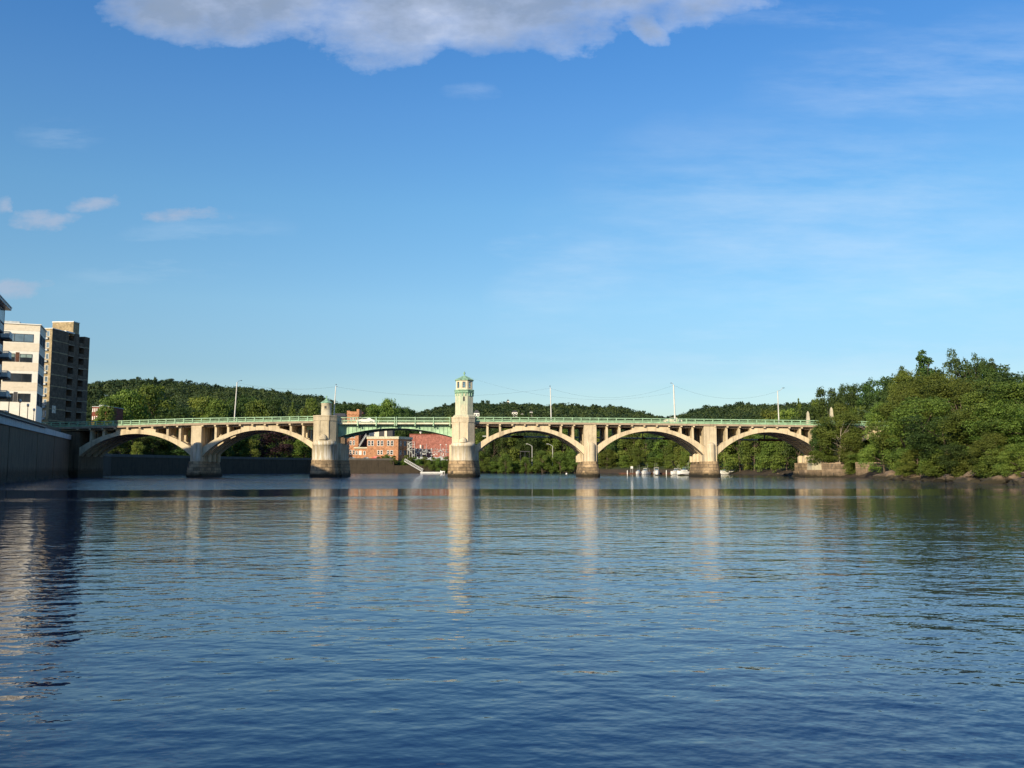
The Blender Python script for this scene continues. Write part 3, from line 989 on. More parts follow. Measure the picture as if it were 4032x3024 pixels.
# ------------------------------------------------------------------ sky and sun
SUN_AZ, SUN_EL = 32.0, 21.0            # sun stands behind the camera, to the left
S = Vector((-math.sin(R(SUN_AZ)) * math.cos(R(SUN_EL)), -math.cos(R(SUN_AZ)) * math.cos(R(SUN_EL)), math.sin(R(SUN_EL))))
sl = bpy.data.lights.new('sun', 'SUN'); sl.energy = 5.0; sl.angle = R(.53); sl.color = (1.0, .85, .60)
so = bpy.data.objects.new('sun', sl); COL.objects.link(so)
so.rotation_euler = (-S).to_track_quat('-Z', 'Y').to_euler()
so.location = (0, -20, 60)
w = bpy.data.worlds.new('World'); sc.world = w; w.use_nodes = True
nt = w.node_tree
for n in list(nt.nodes): nt.nodes.remove(n)
sky = N(nt, 'ShaderNodeTexSky', sky_type='NISHITA', sun_disc=False)
sky.sun_elevation = R(SUN_EL); sky.sun_rotation = math.atan2(S.x, S.y)
sky.air_density = 1.0; sky.dust_density = .3; sky.ozone_density = 2.2
hs = N(nt, 'ShaderNodeHueSaturation', i_Saturation=1.3, i_Value=1.0)
nt.links.new(sky.outputs[0], hs.inputs['Color'])
tc = N(nt, 'ShaderNodeTexCoord')
sp = N(nt, 'ShaderNodeSeparateXYZ'); nt.links.new(tc.outputs['Generated'], sp.inputs[0])
clear = ramp(nt, sp.outputs['Z'], [(0.0, (.62, .60, .62)), (.11, (.71, .715, .745)), (.18, (1.04, .95, .88)), (.287, (1.2, 1.1, 1.02)), (.38, (1.2, 1.1, 1.13)), (.5, (1.0, 1.05, 1.22))])
skyc = mix(nt, 1.0, hs.outputs[0], clear, 'MULTIPLY')
yy = mth(nt, 'MAXIMUM', sp.outputs['Y'], .02)
U = mth(nt, 'DIVIDE', sp.outputs['X'], yy)
V = mth(nt, 'DIVIDE', sp.outputs['Z'], yy)
front = mth(nt, 'GREATER_THAN', sp.outputs['Y'], .05)
cu = N(nt, 'ShaderNodeCombineXYZ'); nt.links.new(U, cu.inputs[0]); nt.links.new(V, cu.inputs[1])
UV = cu.outputs[0]


wz = N(nt, 'ShaderNodeTexNoise', i_Scale=6.0, i_Detail=6.0, i_Roughness=.6); nt.links.new(UV, wz.inputs['Vector'])
wsub = N(nt, 'ShaderNodeVectorMath', operation='SUBTRACT'); nt.links.new(wz.outputs['Color'], wsub.inputs[0]); wsub.inputs[1].default_value = (.5, .5, .5)
wmul = N(nt, 'ShaderNodeVectorMath', operation='MULTIPLY'); nt.links.new(wsub.outputs[0], wmul.inputs[0]); wmul.inputs[1].default_value = (.16, .07, 0)
wsep = N(nt, 'ShaderNodeSeparateXYZ'); nt.links.new(wmul.outputs[0], wsep.inputs[0])
U = mth(nt, 'ADD', U, wsep.outputs['X']); V = mth(nt, 'ADD', V, wsep.outputs['Y'])


def uvp(px, py):
    d = ray(px, py)
    return d.x / d.y, d.z / d.y


def blob(px, py, rx, ry, rot=0.0):
    u0, v0 = uvp(px, py)
    a, b = rx / F, ry / F * 1.15
    du = mth(nt, 'SUBTRACT', U, u0); dv = mth(nt, 'SUBTRACT', V, v0)
    if rot:
        c, s = math.cos(rot), math.sin(rot)
        du, dv = mth(nt, 'ADD', mth(nt, 'MULTIPLY', du, c), mth(nt, 'MULTIPLY', dv, s)), mth(nt, 'SUBTRACT', mth(nt, 'MULTIPLY', dv, c), mth(nt, 'MULTIPLY', du, s))
    e = mth(nt, 'ADD', mth(nt, 'POWER', mth(nt, 'ABSOLUTE', mth(nt, 'DIVIDE', du, a)), 2), mth(nt, 'POWER', mth(nt, 'ABSOLUTE', mth(nt, 'DIVIDE', dv, b)), 2))
    return mth(nt, 'SUBTRACT', 1.0, e)


def union(bl):
    r_ = bl[0]
    for b in bl[1:]: r_ = mth(nt, 'MAXIMUM', r_, b)
    return r_


def wnoise(sx, sy, detail=6, rough=.6, off=0):
    q = scaled(nt, sx, sy, 1, UV)
    n = N(nt, 'ShaderNodeTexNoise', noise_dimensions='3D', i_Scale=1.0, i_Detail=detail, i_Roughness=rough)
    a = N(nt, 'ShaderNodeVectorMath', operation='ADD'); nt.links.new(q, a.inputs[0]); a.inputs[1].default_value = (off, off, off)
    nt.links.new(a.outputs[0], n.inputs['Vector'])
    return n.outputs['Fac']


n1 = wnoise(7, 12, 8, .6)
n2 = wnoise(30, 45, 5, .6, 5)
big = union([blob(1000, -70, 640, 220, -.05), blob(1560, 0, 420, 240), blob(1950, -10, 620, 215, .05), blob(2500, -60, 560, 190, -.06), blob(700, -20, 330, 150, .1), blob(2560, 90, 160, 60, -.3)])
edge = mth(nt, 'ADD', big, mth(nt, 'MULTIPLY', mth(nt, 'SUBTRACT', n1, .5), 2.6))
edge = mth(nt, 'ADD', edge, mth(nt, 'MULTIPLY', mth(nt, 'SUBTRACT', n2, .5), .5))
bm = mth(nt, 'MULTIPLY', ramp(nt, mth(nt, 'MULTIPLY', edge, .6), [(-.0, 0), (.18, .3), (.5, .75), (.9, .97)]), .95)
bcol = ramp(nt, mth(nt, 'ADD', mth(nt, 'MULTIPLY', edge, .22), mth(nt, 'MULTIPLY', wnoise(5, 9, 6, .6, 14), .75)), [(.36, (.74, .77, .84)), (.49, (.42, .48, .60)), (.62, (.27, .33, .43)), (.85, (.22, .28, .37))])
small = union([blob(220, 860, 200, 36, -.1), blob(400, 818, 150, 36, .1), blob(800, 862, 160, 38, -.1), blob(100, 1110, 130, 42), blob(0, 795, 50, 34)])
se = mth(nt, 'ADD', small, mth(nt, 'MULTIPLY', mth(nt, 'SUBTRACT', wnoise(11, 26, 8, .64, 9), .5), 4.4))
sm = mth(nt, 'MULTIPLY', ramp(nt, se, [(-.0, .0), (1.1, 1)]), .6)
# thin high cirrus, mostly on the right
ci = wnoise(1.6, 11, 8, .6, 21)
cp = wnoise(7, 34, 7, .65, 33)
env = union([blob(3900, 1130, 900, 140), blob(3700, 300, 900, 260, .15), blob(2250, 1080, 420, 190, .5), blob(3100, 60, 500, 60), blob(700, 1020, 500, 130, .3), blob(1850, 370, 130, 50), blob(2050, 960, 160, 40), blob(3200, 1420, 1500, 260), blob(3200, 900, 1200, 500), blob(240, 510, 200, 70)])
cm = mth(nt, 'MULTIPLY', mth(nt, 'MULTIPLY', ramp(nt, mth(nt, 'ADD', mth(nt, 'MULTIPLY', ci, .55), mth(nt, 'MULTIPLY', cp, .45)), [(.44, 0), (.66, 1)]), ramp(nt, env, [(0, 0), (.9, 1)])), .23)
col = mix(nt, mth(nt, 'MULTIPLY', cm, front), skyc, (5.6, 6.2, 6.8))
SC = 9.0
smc = mix(nt, wnoise(20, 40, 4, .6, 3), (2.3, 2.85, 3.9), (3.6, 3.9, 4.7))
col = mix(nt, mth(nt, 'MULTIPLY', sm, front), col, smc)
bc = N(nt, 'ShaderNodeVectorMath', operation='SCALE'); nt.links.new(bcol, bc.inputs[0]); bc.inputs['Scale'].default_value = 8.0
col = mix(nt, mth(nt, 'MULTIPLY', bm, front), col, bc.outputs[0])
bg = N(nt, 'ShaderNodeBackground', i_Strength=.12)
nt.links.new(col, bg.inputs['Color'])
o = N(nt, 'ShaderNodeOutputWorld'); nt.links.new(bg.outputs[0], o.inputs[0])
sc.view_settings.view_transform = 'Standard'
sc.view_settings.look = 'None'
sc.view_settings.exposure = 0.0
sc.view_settings.gamma = 1.0
try: sc.cycles.max_bounces = 6; sc.cycles.transparent_max_bounces = 8; sc.cycles.caustics_reflective = False
except Exception: pass

# ------------------------------------------------------------------ left bank: wall and buildings
DD = Vector((-.3531, .9356)); EE = Vector((.9356, .3531))


def frame(ox, oy, d=DD, e=EE):
    return lambda u, v, z: (ox + e.x * u + d.x * v, oy + e.y * u + d.y * v, z)


def fr_pt(T, u, v, z=0): return T(u, v, z)


def wall_strip(mb, v0, v1, u0, u1, zlo, zhi, n=20):
    """wall running along v between u0 and u1 with heights given as functions of v"""
    vs, fs = [], []
    for i in range(n + 1):
        v = v0 + (v1 - v0) * i / n
        vs += [(u0, v, zlo(v)), (u1, v, zlo(v)), (u1, v, zhi(v)), (u0, v, zhi(v))]
    for i in range(n):
        a, b = 4 * i, 4 * i + 4
        for k in range(4):
            k2 = (k + 1) % 4
            fs.append((a + k, a + k2, b + k2, b + k))
    fs.append((3, 2, 1, 0)); fs.append((4 * n, 4 * n + 1, 4 * n + 2, 4 * n + 3))
    mb.add(vs, fs)


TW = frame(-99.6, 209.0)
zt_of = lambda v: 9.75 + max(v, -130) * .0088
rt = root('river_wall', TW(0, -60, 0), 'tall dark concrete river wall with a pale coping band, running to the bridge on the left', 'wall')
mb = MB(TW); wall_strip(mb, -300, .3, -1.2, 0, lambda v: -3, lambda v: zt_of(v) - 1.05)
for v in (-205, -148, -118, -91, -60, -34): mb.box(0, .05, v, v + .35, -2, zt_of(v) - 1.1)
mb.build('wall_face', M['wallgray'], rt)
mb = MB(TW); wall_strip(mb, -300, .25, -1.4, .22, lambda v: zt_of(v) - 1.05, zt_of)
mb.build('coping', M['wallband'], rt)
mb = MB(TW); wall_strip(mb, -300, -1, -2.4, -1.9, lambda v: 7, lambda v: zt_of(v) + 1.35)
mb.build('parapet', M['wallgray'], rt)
mb = MB(TW)
mb.T = TW
for (a, b) in ((-140, -52),):
    mb.tube((.0 + .45, a, zt_of(a) + .02), (.45, b, zt_of(b) + .02), .14, n=8)
mb.v = [TW(*p) for p in [(x, y, z) for (x, y, z) in []]] or mb.v
mb.build('pipe', M['darkmetal'], rt)
promen = MB(TW)
promen.box(-60, -1.4, -300, 14, 7.6, 8.9)
po = promen.build('pavement', M['deck']); tag(po, kind='structure')


def prom_lamp(px, ytop, u, label):
    _r = ray(px, 1600); k = _r.x / _r.y
    # intersection of the sight line x = k*y with the line parallel to the wall at distance u
    ox, oy = TW(u, 0, 0)[:2]
    t = (k * oy - ox) / (DD.x - k * DD.y)
    x, y = ox + DD.x * t, oy + DD.y * t
    zt = ZA(ytop, y, px)
    z0 = 8.9
    r_ = root('promenade_lamp', (x, y, z0), label, 'lamp post', 'lamp posts on the left promenade')
    mb = MB(); mb.tube((x, y, z0), (x, y, zt - .5), .08, .06, 10); mb.tube((x, y, z0), (x, y, z0 + .9), .17, .13, 10)
    mb.lathe(x, y, [(.06, zt - .6), (.2, zt - .5), (.2, zt - .44)], 10); mb.build('pole', M['darkmetal'], r_)
    mb = MB(); mb.lathe(x, y, [(.12, zt - .44), (.23, zt - .3), (.22, zt - .1), (.1, zt), (.0, zt + .08)], 12); mb.build('globe', M['lampglass'], r_)


prom_lamp(35, 1555, -4, 'globe lamp on the left promenade, nearest to the balconies of the dark red block')
prom_lamp(78, 1573, -4, 'globe lamp before the shaded middle of the pale office block')
prom_lamp(110, 1590, -4, 'globe lamp before the right corner of the pale office block')
prom_lamp(135, 1608, -4, 'globe lamp standing closest to the brown tower block')


def window(T, a, b, z0, z1, parent, fm, gm, mull=0, v=-.001, proud=.06, axis='u', fw=.09, name='window', bar=False):
    """window on a face of frame T: axis u = front face (v = const), axis v = side face (u = const)"""
    def bx(mb, p0, p1, d0, d1, q0, q1):
        if axis == 'u': mb.box(p0, p1, v - d1, v - d0, q0, q1)
        else: mb.box(v + d0, v + d1, p0, p1, q0, q1)
    mb = MB(T)
    bx(mb, a, a + fw, -.05, proud, z0, z1); bx(mb, b - fw, b, -.05, proud, z0, z1)
    bx(mb, a + fw, b - fw, -.05, proud, z0, z0 + fw); bx(mb, a + fw, b - fw, -.05, proud, z1 - fw, z1)
    for i in range(mull):
        c = a + (b - a) * (i + 1) / (mull + 1)
        bx(mb, c - fw / 2, c + fw / 2, -.05, proud - .01, z0 + fw, z1 - fw)
    if bar: bx(mb, a + fw, b - fw, -.05, proud - .015, (z0 + z1) / 2 - fw / 3, (z0 + z1) / 2 + fw / 3)
    w_ = mb.build(name, fm, parent)
    mb = MB(T); bx(mb, a + fw * .5, b - fw * .5, -.02, .02, z0 + fw * .5, z1 - fw * .5)
    mb.build('pane', gm, w_)
    return w_


# pale office block
_q = ray(158, 1290); a_ = math.atan2(_q.x, _q.y); RG = 215.6
OX, OY = math.sin(a_) * RG, math.cos(a_) * RG
TO = frame(OX, OY)
of = root('office_building', TO(-8, 6, 8.9), 'pale cream office block with ribbon windows and shaded base behind the left promenade', 'building')
zy = lambda y: ZA(y, OY, 158)
mb = MB(TO); mb.box(-46, 0, 0, 10.5, 7, zy(1281)); mb.build('wall', M['whiteclad'], of)  # unseen left stretch added so the block's shadow reaches the brown tower
mb = MB(TO); mb.box(-26.2, .25, -.25, 10.7, zy(1281), zy(1277.5)); mb.build('roof_edge', M['white'], of)
uo = lambda px: -(158 - px) * .0504
for (ya, yb_) in ((1283, 1305), (1353, 1385), (1429, 1462), (1507, 1540)):
    mb = MB(TO); mb.box(-26, .03, -.04, 10.5, zy(yb_), zy(ya))
    for k in range(3): mb.box(-4.6 - 7 * k, -2.8 - 7 * k, -.07, -.04, zy((ya + yb_) / 2 + 5), zy((ya + yb_) / 2 - 3))
    mb.build('cladding_band', M['beige'], of)
rows = [(1318, 1350, 'skyglass'), (1396, 1428, 'blindglass'), (1473, 1506, 'glass'), (1551, 1584, 'glass')]
for r_i, (ya, yb_, gm) in enumerate(rows):
    segs = [(uo(27), uo(135))] if r_i in (0, 2) else [(uo(14), uo(69)), (uo(87), uo(134))]
    segs += [(s0 - 7.6, s0 - .8) for s0 in (segs[0][0],)] + [(segs[0][0] - 16, segs[0][0] - 9)]
    for (p0, p1) in segs:
        w_ = window(TO, p0, p1, zy(yb_), zy(ya), of, M['darkmetal'], M[gm], 2 if r_i in (0, 2) else 1, 0)
        if gm == 'blindglass':
            mb = MB(TO); mb.box(p0 + .1, p1 - .1, -.05, -.02, zy(yb_) + .1, zy(yb_) + 1.0); mb.build('lower_pane', M['glass'], w_)
    if r_i in (1, 3):
        mb = MB(TO); mb.box(uo(71), uo(85), -.05, 0.0, zy(yb_), zy(ya) + .3); mb.build('panel', M['rust'] if r_i == 1 else M['roof'], of)
    for (p0, p1) in ((.8, 5.0), (5.7, 9.8)):
        window(TO, p0, p1, zy(yb_) - .6, zy(ya) + .2, of, M['darkmetal'], M['skyglass'], 3, 0, axis='v')
mb = MB(TO)
mb.box(-9, -4.5, 4, 9, zy(1277.5), zy(1277.5) + 1.0)
mb.build('roof_plant', M['steel'], of)

# brown tower block
vT, uT = Vector((.1305, .9914)), Vector((.9914, -.1305))
TX = XA(208, 222, 1300)
TB = frame(TX, 222.0, vT, uT)
bt = root('apartment_tower', TB(-4, 6, 8.5), 'tall brown brick apartment tower with stacked dark balconies beside the bridge end', 'building')
def tb(px):
    _r = ray(px, 1420); k = _r.x / _r.y
    return (TX - 222 * k) / (.9914 * k - .1305)
zr = ZA(1294, 222, 208)
v1, v2, v3, v4, v5 = tb(267), tb(289), tb(309), tb(330), tb(350)
FH = 2.87
mb = MB(TB)
mb.box(-9, -1.6, .02, v5, 6, zr - .02)
mb.box(-1.6, 0, 0, v1, 6, zr); mb.box(-1.6, 0, v2, v3, 6, zr + .2); mb.box(-1.6, 0, v4, v5, 6, zr)
mb.build('wall', M['brownbrick'], bt)
mb = MB(TB)
mb.box(-9, -.0, -.12, -.003, 6, zr); mb.build('front_wall', M['tanbrick'], bt)
mb = MB(TB)
zp = ZA(1269, 231, 250)
mb.box(-6.0, -.15, 8.6, 11.2, zr - .5, zp); mb.build('penthouse', M['tanbrick'], bt)
mb = MB(TB); mb.box(-6.1, -.05, 8.5, 11.3, zp, zp + .22); mb.build('penthouse_coping', M['white'], bt)
mb = MB(TB); mb.box(-9.1, .08, -.2, v1 - 1.6, zr, zr + .16); mb.box(-1.6, .08, v1 - 1.4, v2, zr, zr + .35); mb.build('roof_edge', M['white'], bt)
mb = MB(TB)
k = 0
z = zr - FH
while z > 9:
    mb.box(-.0, .02, .05, v1, z - .12, z + .1)
    mb.box(-.0, .02, v4 + .1, v5, z - .12, z + .1)
    z -= FH
mb.build('floor_bands', M['tanbrick'], bt)
z = zr - FH
while z > 9.5:
    for (a, b) in ((v1, v2), (v3, v4)):
        mb = MB(TB); mb.box(-1.6, .12, a, b, z - .3, z - .1)
        bal = mb.build('balcony', M['deck'], bt)
        mb = MB(TB); mb.box(.04, .1, a, b, z - .1, z + .9); mb.build('balustrade', M['brownbrick'], bal)
        mb = MB(TB); mb.box(-1.59, -1.55, a + .3, b - .3, z, z + 2.1); mb.build('balcony_door', M['glass'], bal)
    window(TB, -2.45, -1.65, z + .9, z + 2.3, bt, M['white'], M['skyglass'], 0, -.12, fw=.07)
    window(TB, -1.45, -.65, z + .9, z + 2.3, bt, M['white'], M['skyglass'], 0, -.12, fw=.07)
    mb = MB(TB); mb.box(-1.9, -.9, -.55, -.12, z + .15, z + .65); mb.build('air_conditioner', M['steel'], bt)
    z -= FH
window(TB, tb(214), tb(228), ZA(1628, 224), ZA(1600, 224), bt, M['white'], M['skyglass'], 1, 0, axis='v')

# near dark red block with white balconies
_q = ray(19, 1240); a_ = math.atan2(_q.x, _q.y); RG = 184
TR = frame(math.sin(a_) * RG, math.cos(a_) * RG)
rb = root('apartment_building', TR(-8, -12, 8.9), 'dusky brick apartment block with white balconies at the far left edge', 'building')
zc_ = ZA(1222, 161, 19)
mb = MB(TR); mb.box(-22, 0, -27, 0, 7, zc_); mb.build('wall', M['duskbrick'], rb)
mb = MB(TR); mb.box(-23, .95, -28, .5, zc_ + .02, zc_ + .45); mb.box(-23.1, 1.05, -28.1, .6, zc_ + .45, zc_ + .6); mb.build('eaves', M['steel'], rb)
for r_i in range(6):
    zb_ = zc_ - 5.4 - 3.52 * r_i
    if zb_ < 9.5: break
    for v0 in (-3.6, -14, -24):
        window(TR, v0 + .2, v0 + 2.8, zb_ + .1, zb_ + 2.3, rb, M['white'], M['skyglass'], 1, 0, axis='v')
        mb = MB(TR); mb.box(0, 1.5, v0, v0 + 3.2, zb_ - .35, zb_ - .05)
        bal = mb.build('balcony', M['roof'], rb)
        mb = MB(TR)
        mb.box(1.42, 1.5, v0, v0 + 3.2, zb_ + .95, zb_ + 1.05); mb.box(0, 1.5, v0, v0 + .08, zb_ + .95, zb_ + 1.05); mb.box(0, 1.5, v0 + 3.12, v0 + 3.2, zb_ + .95, zb_ + 1.05)
        for i in range(17): mb.box(1.43, 1.49, v0 + .1 + i * .18, v0 + .2 + i * .18, zb_ - .05, zb_ + .95)
        for i in range(8):
            mb.box(.1 + i * .18, .2 + i * .18, v0 + .01, v0 + .07, zb_ - .05, zb_ + .95)
            mb.box(.1 + i * .18, .2 + i * .18, v0 + 3.13, v0 + 3.19, zb_ - .05, zb_ + .95)
        mb.build('balustrade', M['white'], bal)
    for v0 in (-5.9, -9.2, -17, -20): window(TR, v0, v0 + 1.8, zb_ + .3, zb_ + 2.6, rb, M['steel'], M['skyglass'], 0, 0, axis='v')
window(TR, -6.5, -.6, zc_ - 2.6, zc_ - .2, rb, M['steel'], M['skyglass'], 4, 0, axis='v', name='attic_window')

# ------------------------------------------------------------------ river wall beyond the bridge
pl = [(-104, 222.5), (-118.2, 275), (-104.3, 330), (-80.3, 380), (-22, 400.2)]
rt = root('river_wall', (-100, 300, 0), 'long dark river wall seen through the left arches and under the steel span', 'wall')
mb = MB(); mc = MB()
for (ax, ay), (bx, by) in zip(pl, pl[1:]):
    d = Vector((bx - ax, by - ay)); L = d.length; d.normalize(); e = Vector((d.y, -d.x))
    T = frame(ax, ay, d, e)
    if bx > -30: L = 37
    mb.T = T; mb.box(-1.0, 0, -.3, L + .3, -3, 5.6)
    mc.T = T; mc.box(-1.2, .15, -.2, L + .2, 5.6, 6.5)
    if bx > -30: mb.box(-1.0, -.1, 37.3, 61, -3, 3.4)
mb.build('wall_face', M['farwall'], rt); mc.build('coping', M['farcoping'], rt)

# buildings beyond, seen under and over the steel span
def pxb(mb, p0, p1, y0, y1, Y, dep):
    mb.box(XA(p0, Y), XA(p1, Y), Y, Y + dep, ZA(y0, Y), ZA(y1, Y))


def fwin(p0, p1, y0, y1, Y, parent, gm='glass', arch=True, bar=True, fw=.16):
    T = lambda u, v, z: (u, Y + v, z)
    w_ = window(T, XA(p0, Y), XA(p1, Y), ZA(y1, Y), ZA(y0, Y), parent, M['white'], M[gm], 0, 0, fw=fw, bar=bar)
    return w_


YC = 405.0
Xc = XA(1568, YC)
br = root('brick_building', (XA(1510, YC), YC + 5, 6), 'two storey orange brick building with a cream cornice, lit under the steel span', 'building')
x0, x1 = XA(1445, YC), Xc
zc0, zc1, zg = ZA(1728, YC), ZA(1719, YC), 5.0
pts = [(x0, YC), (x1, YC), (x1 + 5.2, YC + 11), (x0, YC + 14)]
mb = MB(); mb.prism(pts, zg, zc0); mb.build('wall', M['orangebrick'], br)
pts2 = [(x0 - .2, YC - .25), (x1 + .2, YC - .25), (x1 + 5.5, YC + 11.2), (x0 - .2, YC + 14.2)]
mb = MB(); mb.prism(pts2, zc0, zc1); mb.prism([(x0 - .35, YC - .4), (x1 + .3, YC - .4), (x1 + 5.6, YC + 11.3), (x0 - .35, YC + 14.3)], zc1 - .25, zc1 + .02)
mb.build('cornice', M['cream'], br)
for (a, b) in ((1448, 1458), (1461, 1471), (1485, 1495), (1499, 1509), (1524, 1534), (1538, 1549)):
    fwin(a, b, 1735, 1756, YC, br)
for (a, b) in ((1486, 1495), (1498, 1507), (1524, 1533), (1536, 1548)):
    fwin(a, b, 1773, 1790, YC, br)
dv = Vector((5.2, 11)).normalized(); ev = Vector((dv.y, -dv.x))
TS = frame(x1, YC, dv, ev)
for k in range(3):
    for (ya, yb_) in ((1737, 1756), (1773, 1792)):
        window(TS, 1.2 + k * 3.8, 2.9 + k * 3.8, ZA(yb_, YC), ZA(ya, YC), br, M['steel'], M['skyglass'], 0, 0, axis='v', fw=.12)

cb_ = root('brick_building', (XA(1390, 418), 424, 6), 'tall orange brick building with battlements rising above the steel span deck', 'building')
mb = MB(); pxb(mb, 1364, 1411, 1812, 1622, 418, 8)
mb.build('wall', M['orangebrick'], cb_)
mb = MB()
for (a, b, t) in ((1363.5, 1375, 1618), (1375, 1385, 1620.5), (1385, 1402, 1622.5 - 1.5), (1402, 1412, 1612)):
    pxb(mb, a, b, 1634, t, 417.7, 8.5)
mb.build('battlement', M['orangebrick'], cb_)
for (ya, yb_) in ((1644, 1659), (1708, 1725), (1735, 1753), (1772, 1790)):
    for (a, b) in ((1377, 1385), (1389, 1397)): fwin(a, b, ya, yb_, 418, cb_)
mb = MB(); pxb(mb, 1411.2, 1440, 1812, 1650, 426, 10); mb.build('rear_wing', M['darkbrick'], cb_)
mb = MB(); pxb(mb, 1415, 1428, 1630, 1622, 430, 6); mb.build('chimney', M['darkbrick'], cb_)

pb = root('porch_building', (XA(1420, 408), 410, 6), 'low brick entrance building with cream roof edge below the fire stairs', 'building')
mb = MB(); pxb(mb, 1396, 1450, 1812, 1766, 408, 7); mb.build('wall', M['orangebrick'], pb)
mb = MB(); pxb(mb, 1393, 1451, 1766, 1761, 407.5, 8); mb.build('roof', M['cream'], pb)
fwin(1413, 1424, 1775, 1791, 408, pb, 'lampglass'); fwin(1431, 1440, 1776, 1792, 408, pb); fwin(1400, 1408, 1776, 1790, 408, pb)

st = root('fire_stairs', (XA(1428, 412), 412, 8), 'grey diagonal outdoor stairs between the brick buildings', 'stairs')
mb = MB()
a, b = Vector(at(1442, 1714, 412)), Vector(at(1413, 1760, 412))
for dy in (0, 1.6): mb.tube(a + Vector((0, dy, .0)), b + Vector((0, dy, 0)), .16, n=6); mb.tube(a + Vector((0, dy, 1.0)), b + Vector((0, dy, 1.0)), .05, n=6)
for i in range(26):
    p_ = a.lerp(b, (i + .5) / 26); mb.box(p_.x - .2, p_.x + .2, p_.y, p_.y + 1.6, p_.z - .02, p_.z + .03)
for i in range(9):
    p_ = a.lerp(b, (i + .5) / 9)
    for dy in (0, 1.6): mb.tube(p_ + Vector((0, dy, 0)), p_ + Vector((0, dy, 1.0)), .035, n=5)
mb.build('flight', M['steel'], st)
mb = MB(); mb.box(a.x - .2, a.x + 1.6, 411.8, 413.8, a.z - .1, a.z); mb.tube((a.x + 1.4, 412, 5), (a.x + 1.4, 412, a.z), .08); mb.tube((a.x + 1.4, 413.6, 5), (a.x + 1.4, 413.6, a.z), .08)
mb.build('landing', M['steel'], st)

ub = root('cream_building', (XA(1480, 428), 432, 8), 'taller cream building behind the brick one, cut by dark wall panels', 'building')
mb = MB(); pxb(mb, 1452, 1545, 1800, 1688, 428, 9); mb.build('wall', M['roof'], ub)
mb = MB(); pxb(mb, 1452, 1492, 1719, 1687, 427.6, 1); pxb(mb, 1513, 1523, 1719, 1687, 427.6, 1); mb.build('cream_front', M['beige'], ub)
fwin(1468, 1477, 1703, 1709, 427.6, ub)

gb = root('slate_roof_house', (XA(1337, 440), 445, 8), 'low building with a dark slate roof just right of the round turret', 'building')
mb = MB(); pxb(mb, 1300, 1358, 1800, 1640, 440, 10); mb.build('wall', M['brownbrick'], gb)
mb = MB(); xa, xb = XA(1298, 439), XA(1360, 439); z0, z1 = ZA(1640, 439), ZA(1625, 439)
mb.add([(xa, 439, z0), (xb, 439, z0), (xb, 451, z0), (xa, 451, z0), (xa + 1.5, 445, z1), (xb - 1.5, 445, z1)], [(0, 1, 5, 4), (1, 2, 5), (2, 3, 4, 5), (3, 0, 4), (3, 2, 1, 0)])
mb.build('roof', M['roof'], gb)

YR = 428.0
rd = root('red_warehouse', (XA(1690, YR), YR + 12, 6), 'large windowless faded red warehouse behind the river gear, right under the steel span', 'building')
mb = MB()
pts = [(XA(1612, YR), ZA(1812, YR)), (XA(1790, YR), ZA(1812, YR)), (XA(1790, YR), ZA(1727, YR)), (XA(1727, YR), ZA(1709.5, YR)), (XA(1612, YR), ZA(1709.5, YR))]
n = len(pts)
mb.add([(x, YR, z) for x, z in pts] + [(x, YR + 26, z) for x, z in pts], [tuple(range(n)), tuple(range(2 * n - 1, n - 1, -1))] + [(i, i + n, (i + 1) % n + n, (i + 1) % n) for i in range(n)])
mb.build('wall', M['bigred'], rd)
mb = MB(); pxb(mb, 1611, 1727, 1711, 1708.5, YR - .2, .5)
pxb(mb, 1616, 1618, 1770, 1716, YR - .12, .11); pxb(mb, 1633, 1635, 1760, 1719, YR - .12, .11)
mb.build('trim', M['redbrick'], rd)
mb = MB(); pxb(mb, 1653, 1658, 1766, 1752, YR - .1, .1); mb.build('door', M['white'], rd)
mb = MB(); pxb(mb, 1662, 1667, 1766, 1753, YR - .1, .1); mb.build('door', M['darkmetal'], rd)
mb = MB(); p_ = at(1656, 1709, YR + 1); mb.lathe(p_[0], p_[1], [(.3, p_[2]), (.3, p_[2] + .5), (.6, p_[2] + .6), (.6, p_[2] + 1.0), (0, p_[2] + 1.1)], 10); mb.build('roof_vent', M['white'], rd)

# substation gear before the warehouse
sb = root('substation', (XA(1690, 414), 414, 6), 'cluster of grey electrical masts, bars and insulators in front of the red warehouse', 'substation')
rr = random.Random(3)
mb = MB(); mw = MB(); zg = 5.8
for p_, yt in ((1625, 1776), (1640, 1775), (1662, 1778), (1679, 1747), (1700, 1775), (1712, 1778), (1735, 1752), (1757, 1753), (1748, 1779)):
    x = XA(p_, 413); mb.tube((x, 413, zg), (x, 413, ZA(yt, 413)), .09, .07, 6)
for y_ in (1768, 1776, 1781):
    mb.tube((XA(1605, 413), 413, ZA(y_, 413)), (XA(1765, 413), 413, ZA(y_ + 2, 413)), .06, n=5)
for i in range(70):
    p_ = rr.uniform(1608, 1764); x = XA(p_, 411); z = ZA(rr.uniform(1769, 1795), 411); y = rr.uniform(410, 416)
    b = mb if rr.random() < .55 else mw
    if rr.random() < .5: b.tube((x, y, z), (x, y, z + rr.uniform(.4, 1.1)), rr.uniform(.07, .16), n=6)
    else: b.box(x - rr.uniform(.2, .6), x + rr.uniform(.1, .6), y, y + .4, z, z + rr.uniform(.12, .5))
for i in range(22):
    x = XA(1625 + i * 6.4, 412); z = ZA(1790, 412)
    mb.box(x - .35, x + .35, 411.6, 412.4, zg, zg + rr.uniform(.9, 1.9))
mb.build('steel_frames', M['steel'], sb); mw.build('insulators', M['white'], sb)
mb = MB()
for p_ in (1735, 1757): q = at(p_, 1752, 412.8); mb.lathe(q[0], q[1], [(0, q[2] - .3), (.32, q[2]), (.32, q[2] + .2), (0, q[2] + .4)], 10)
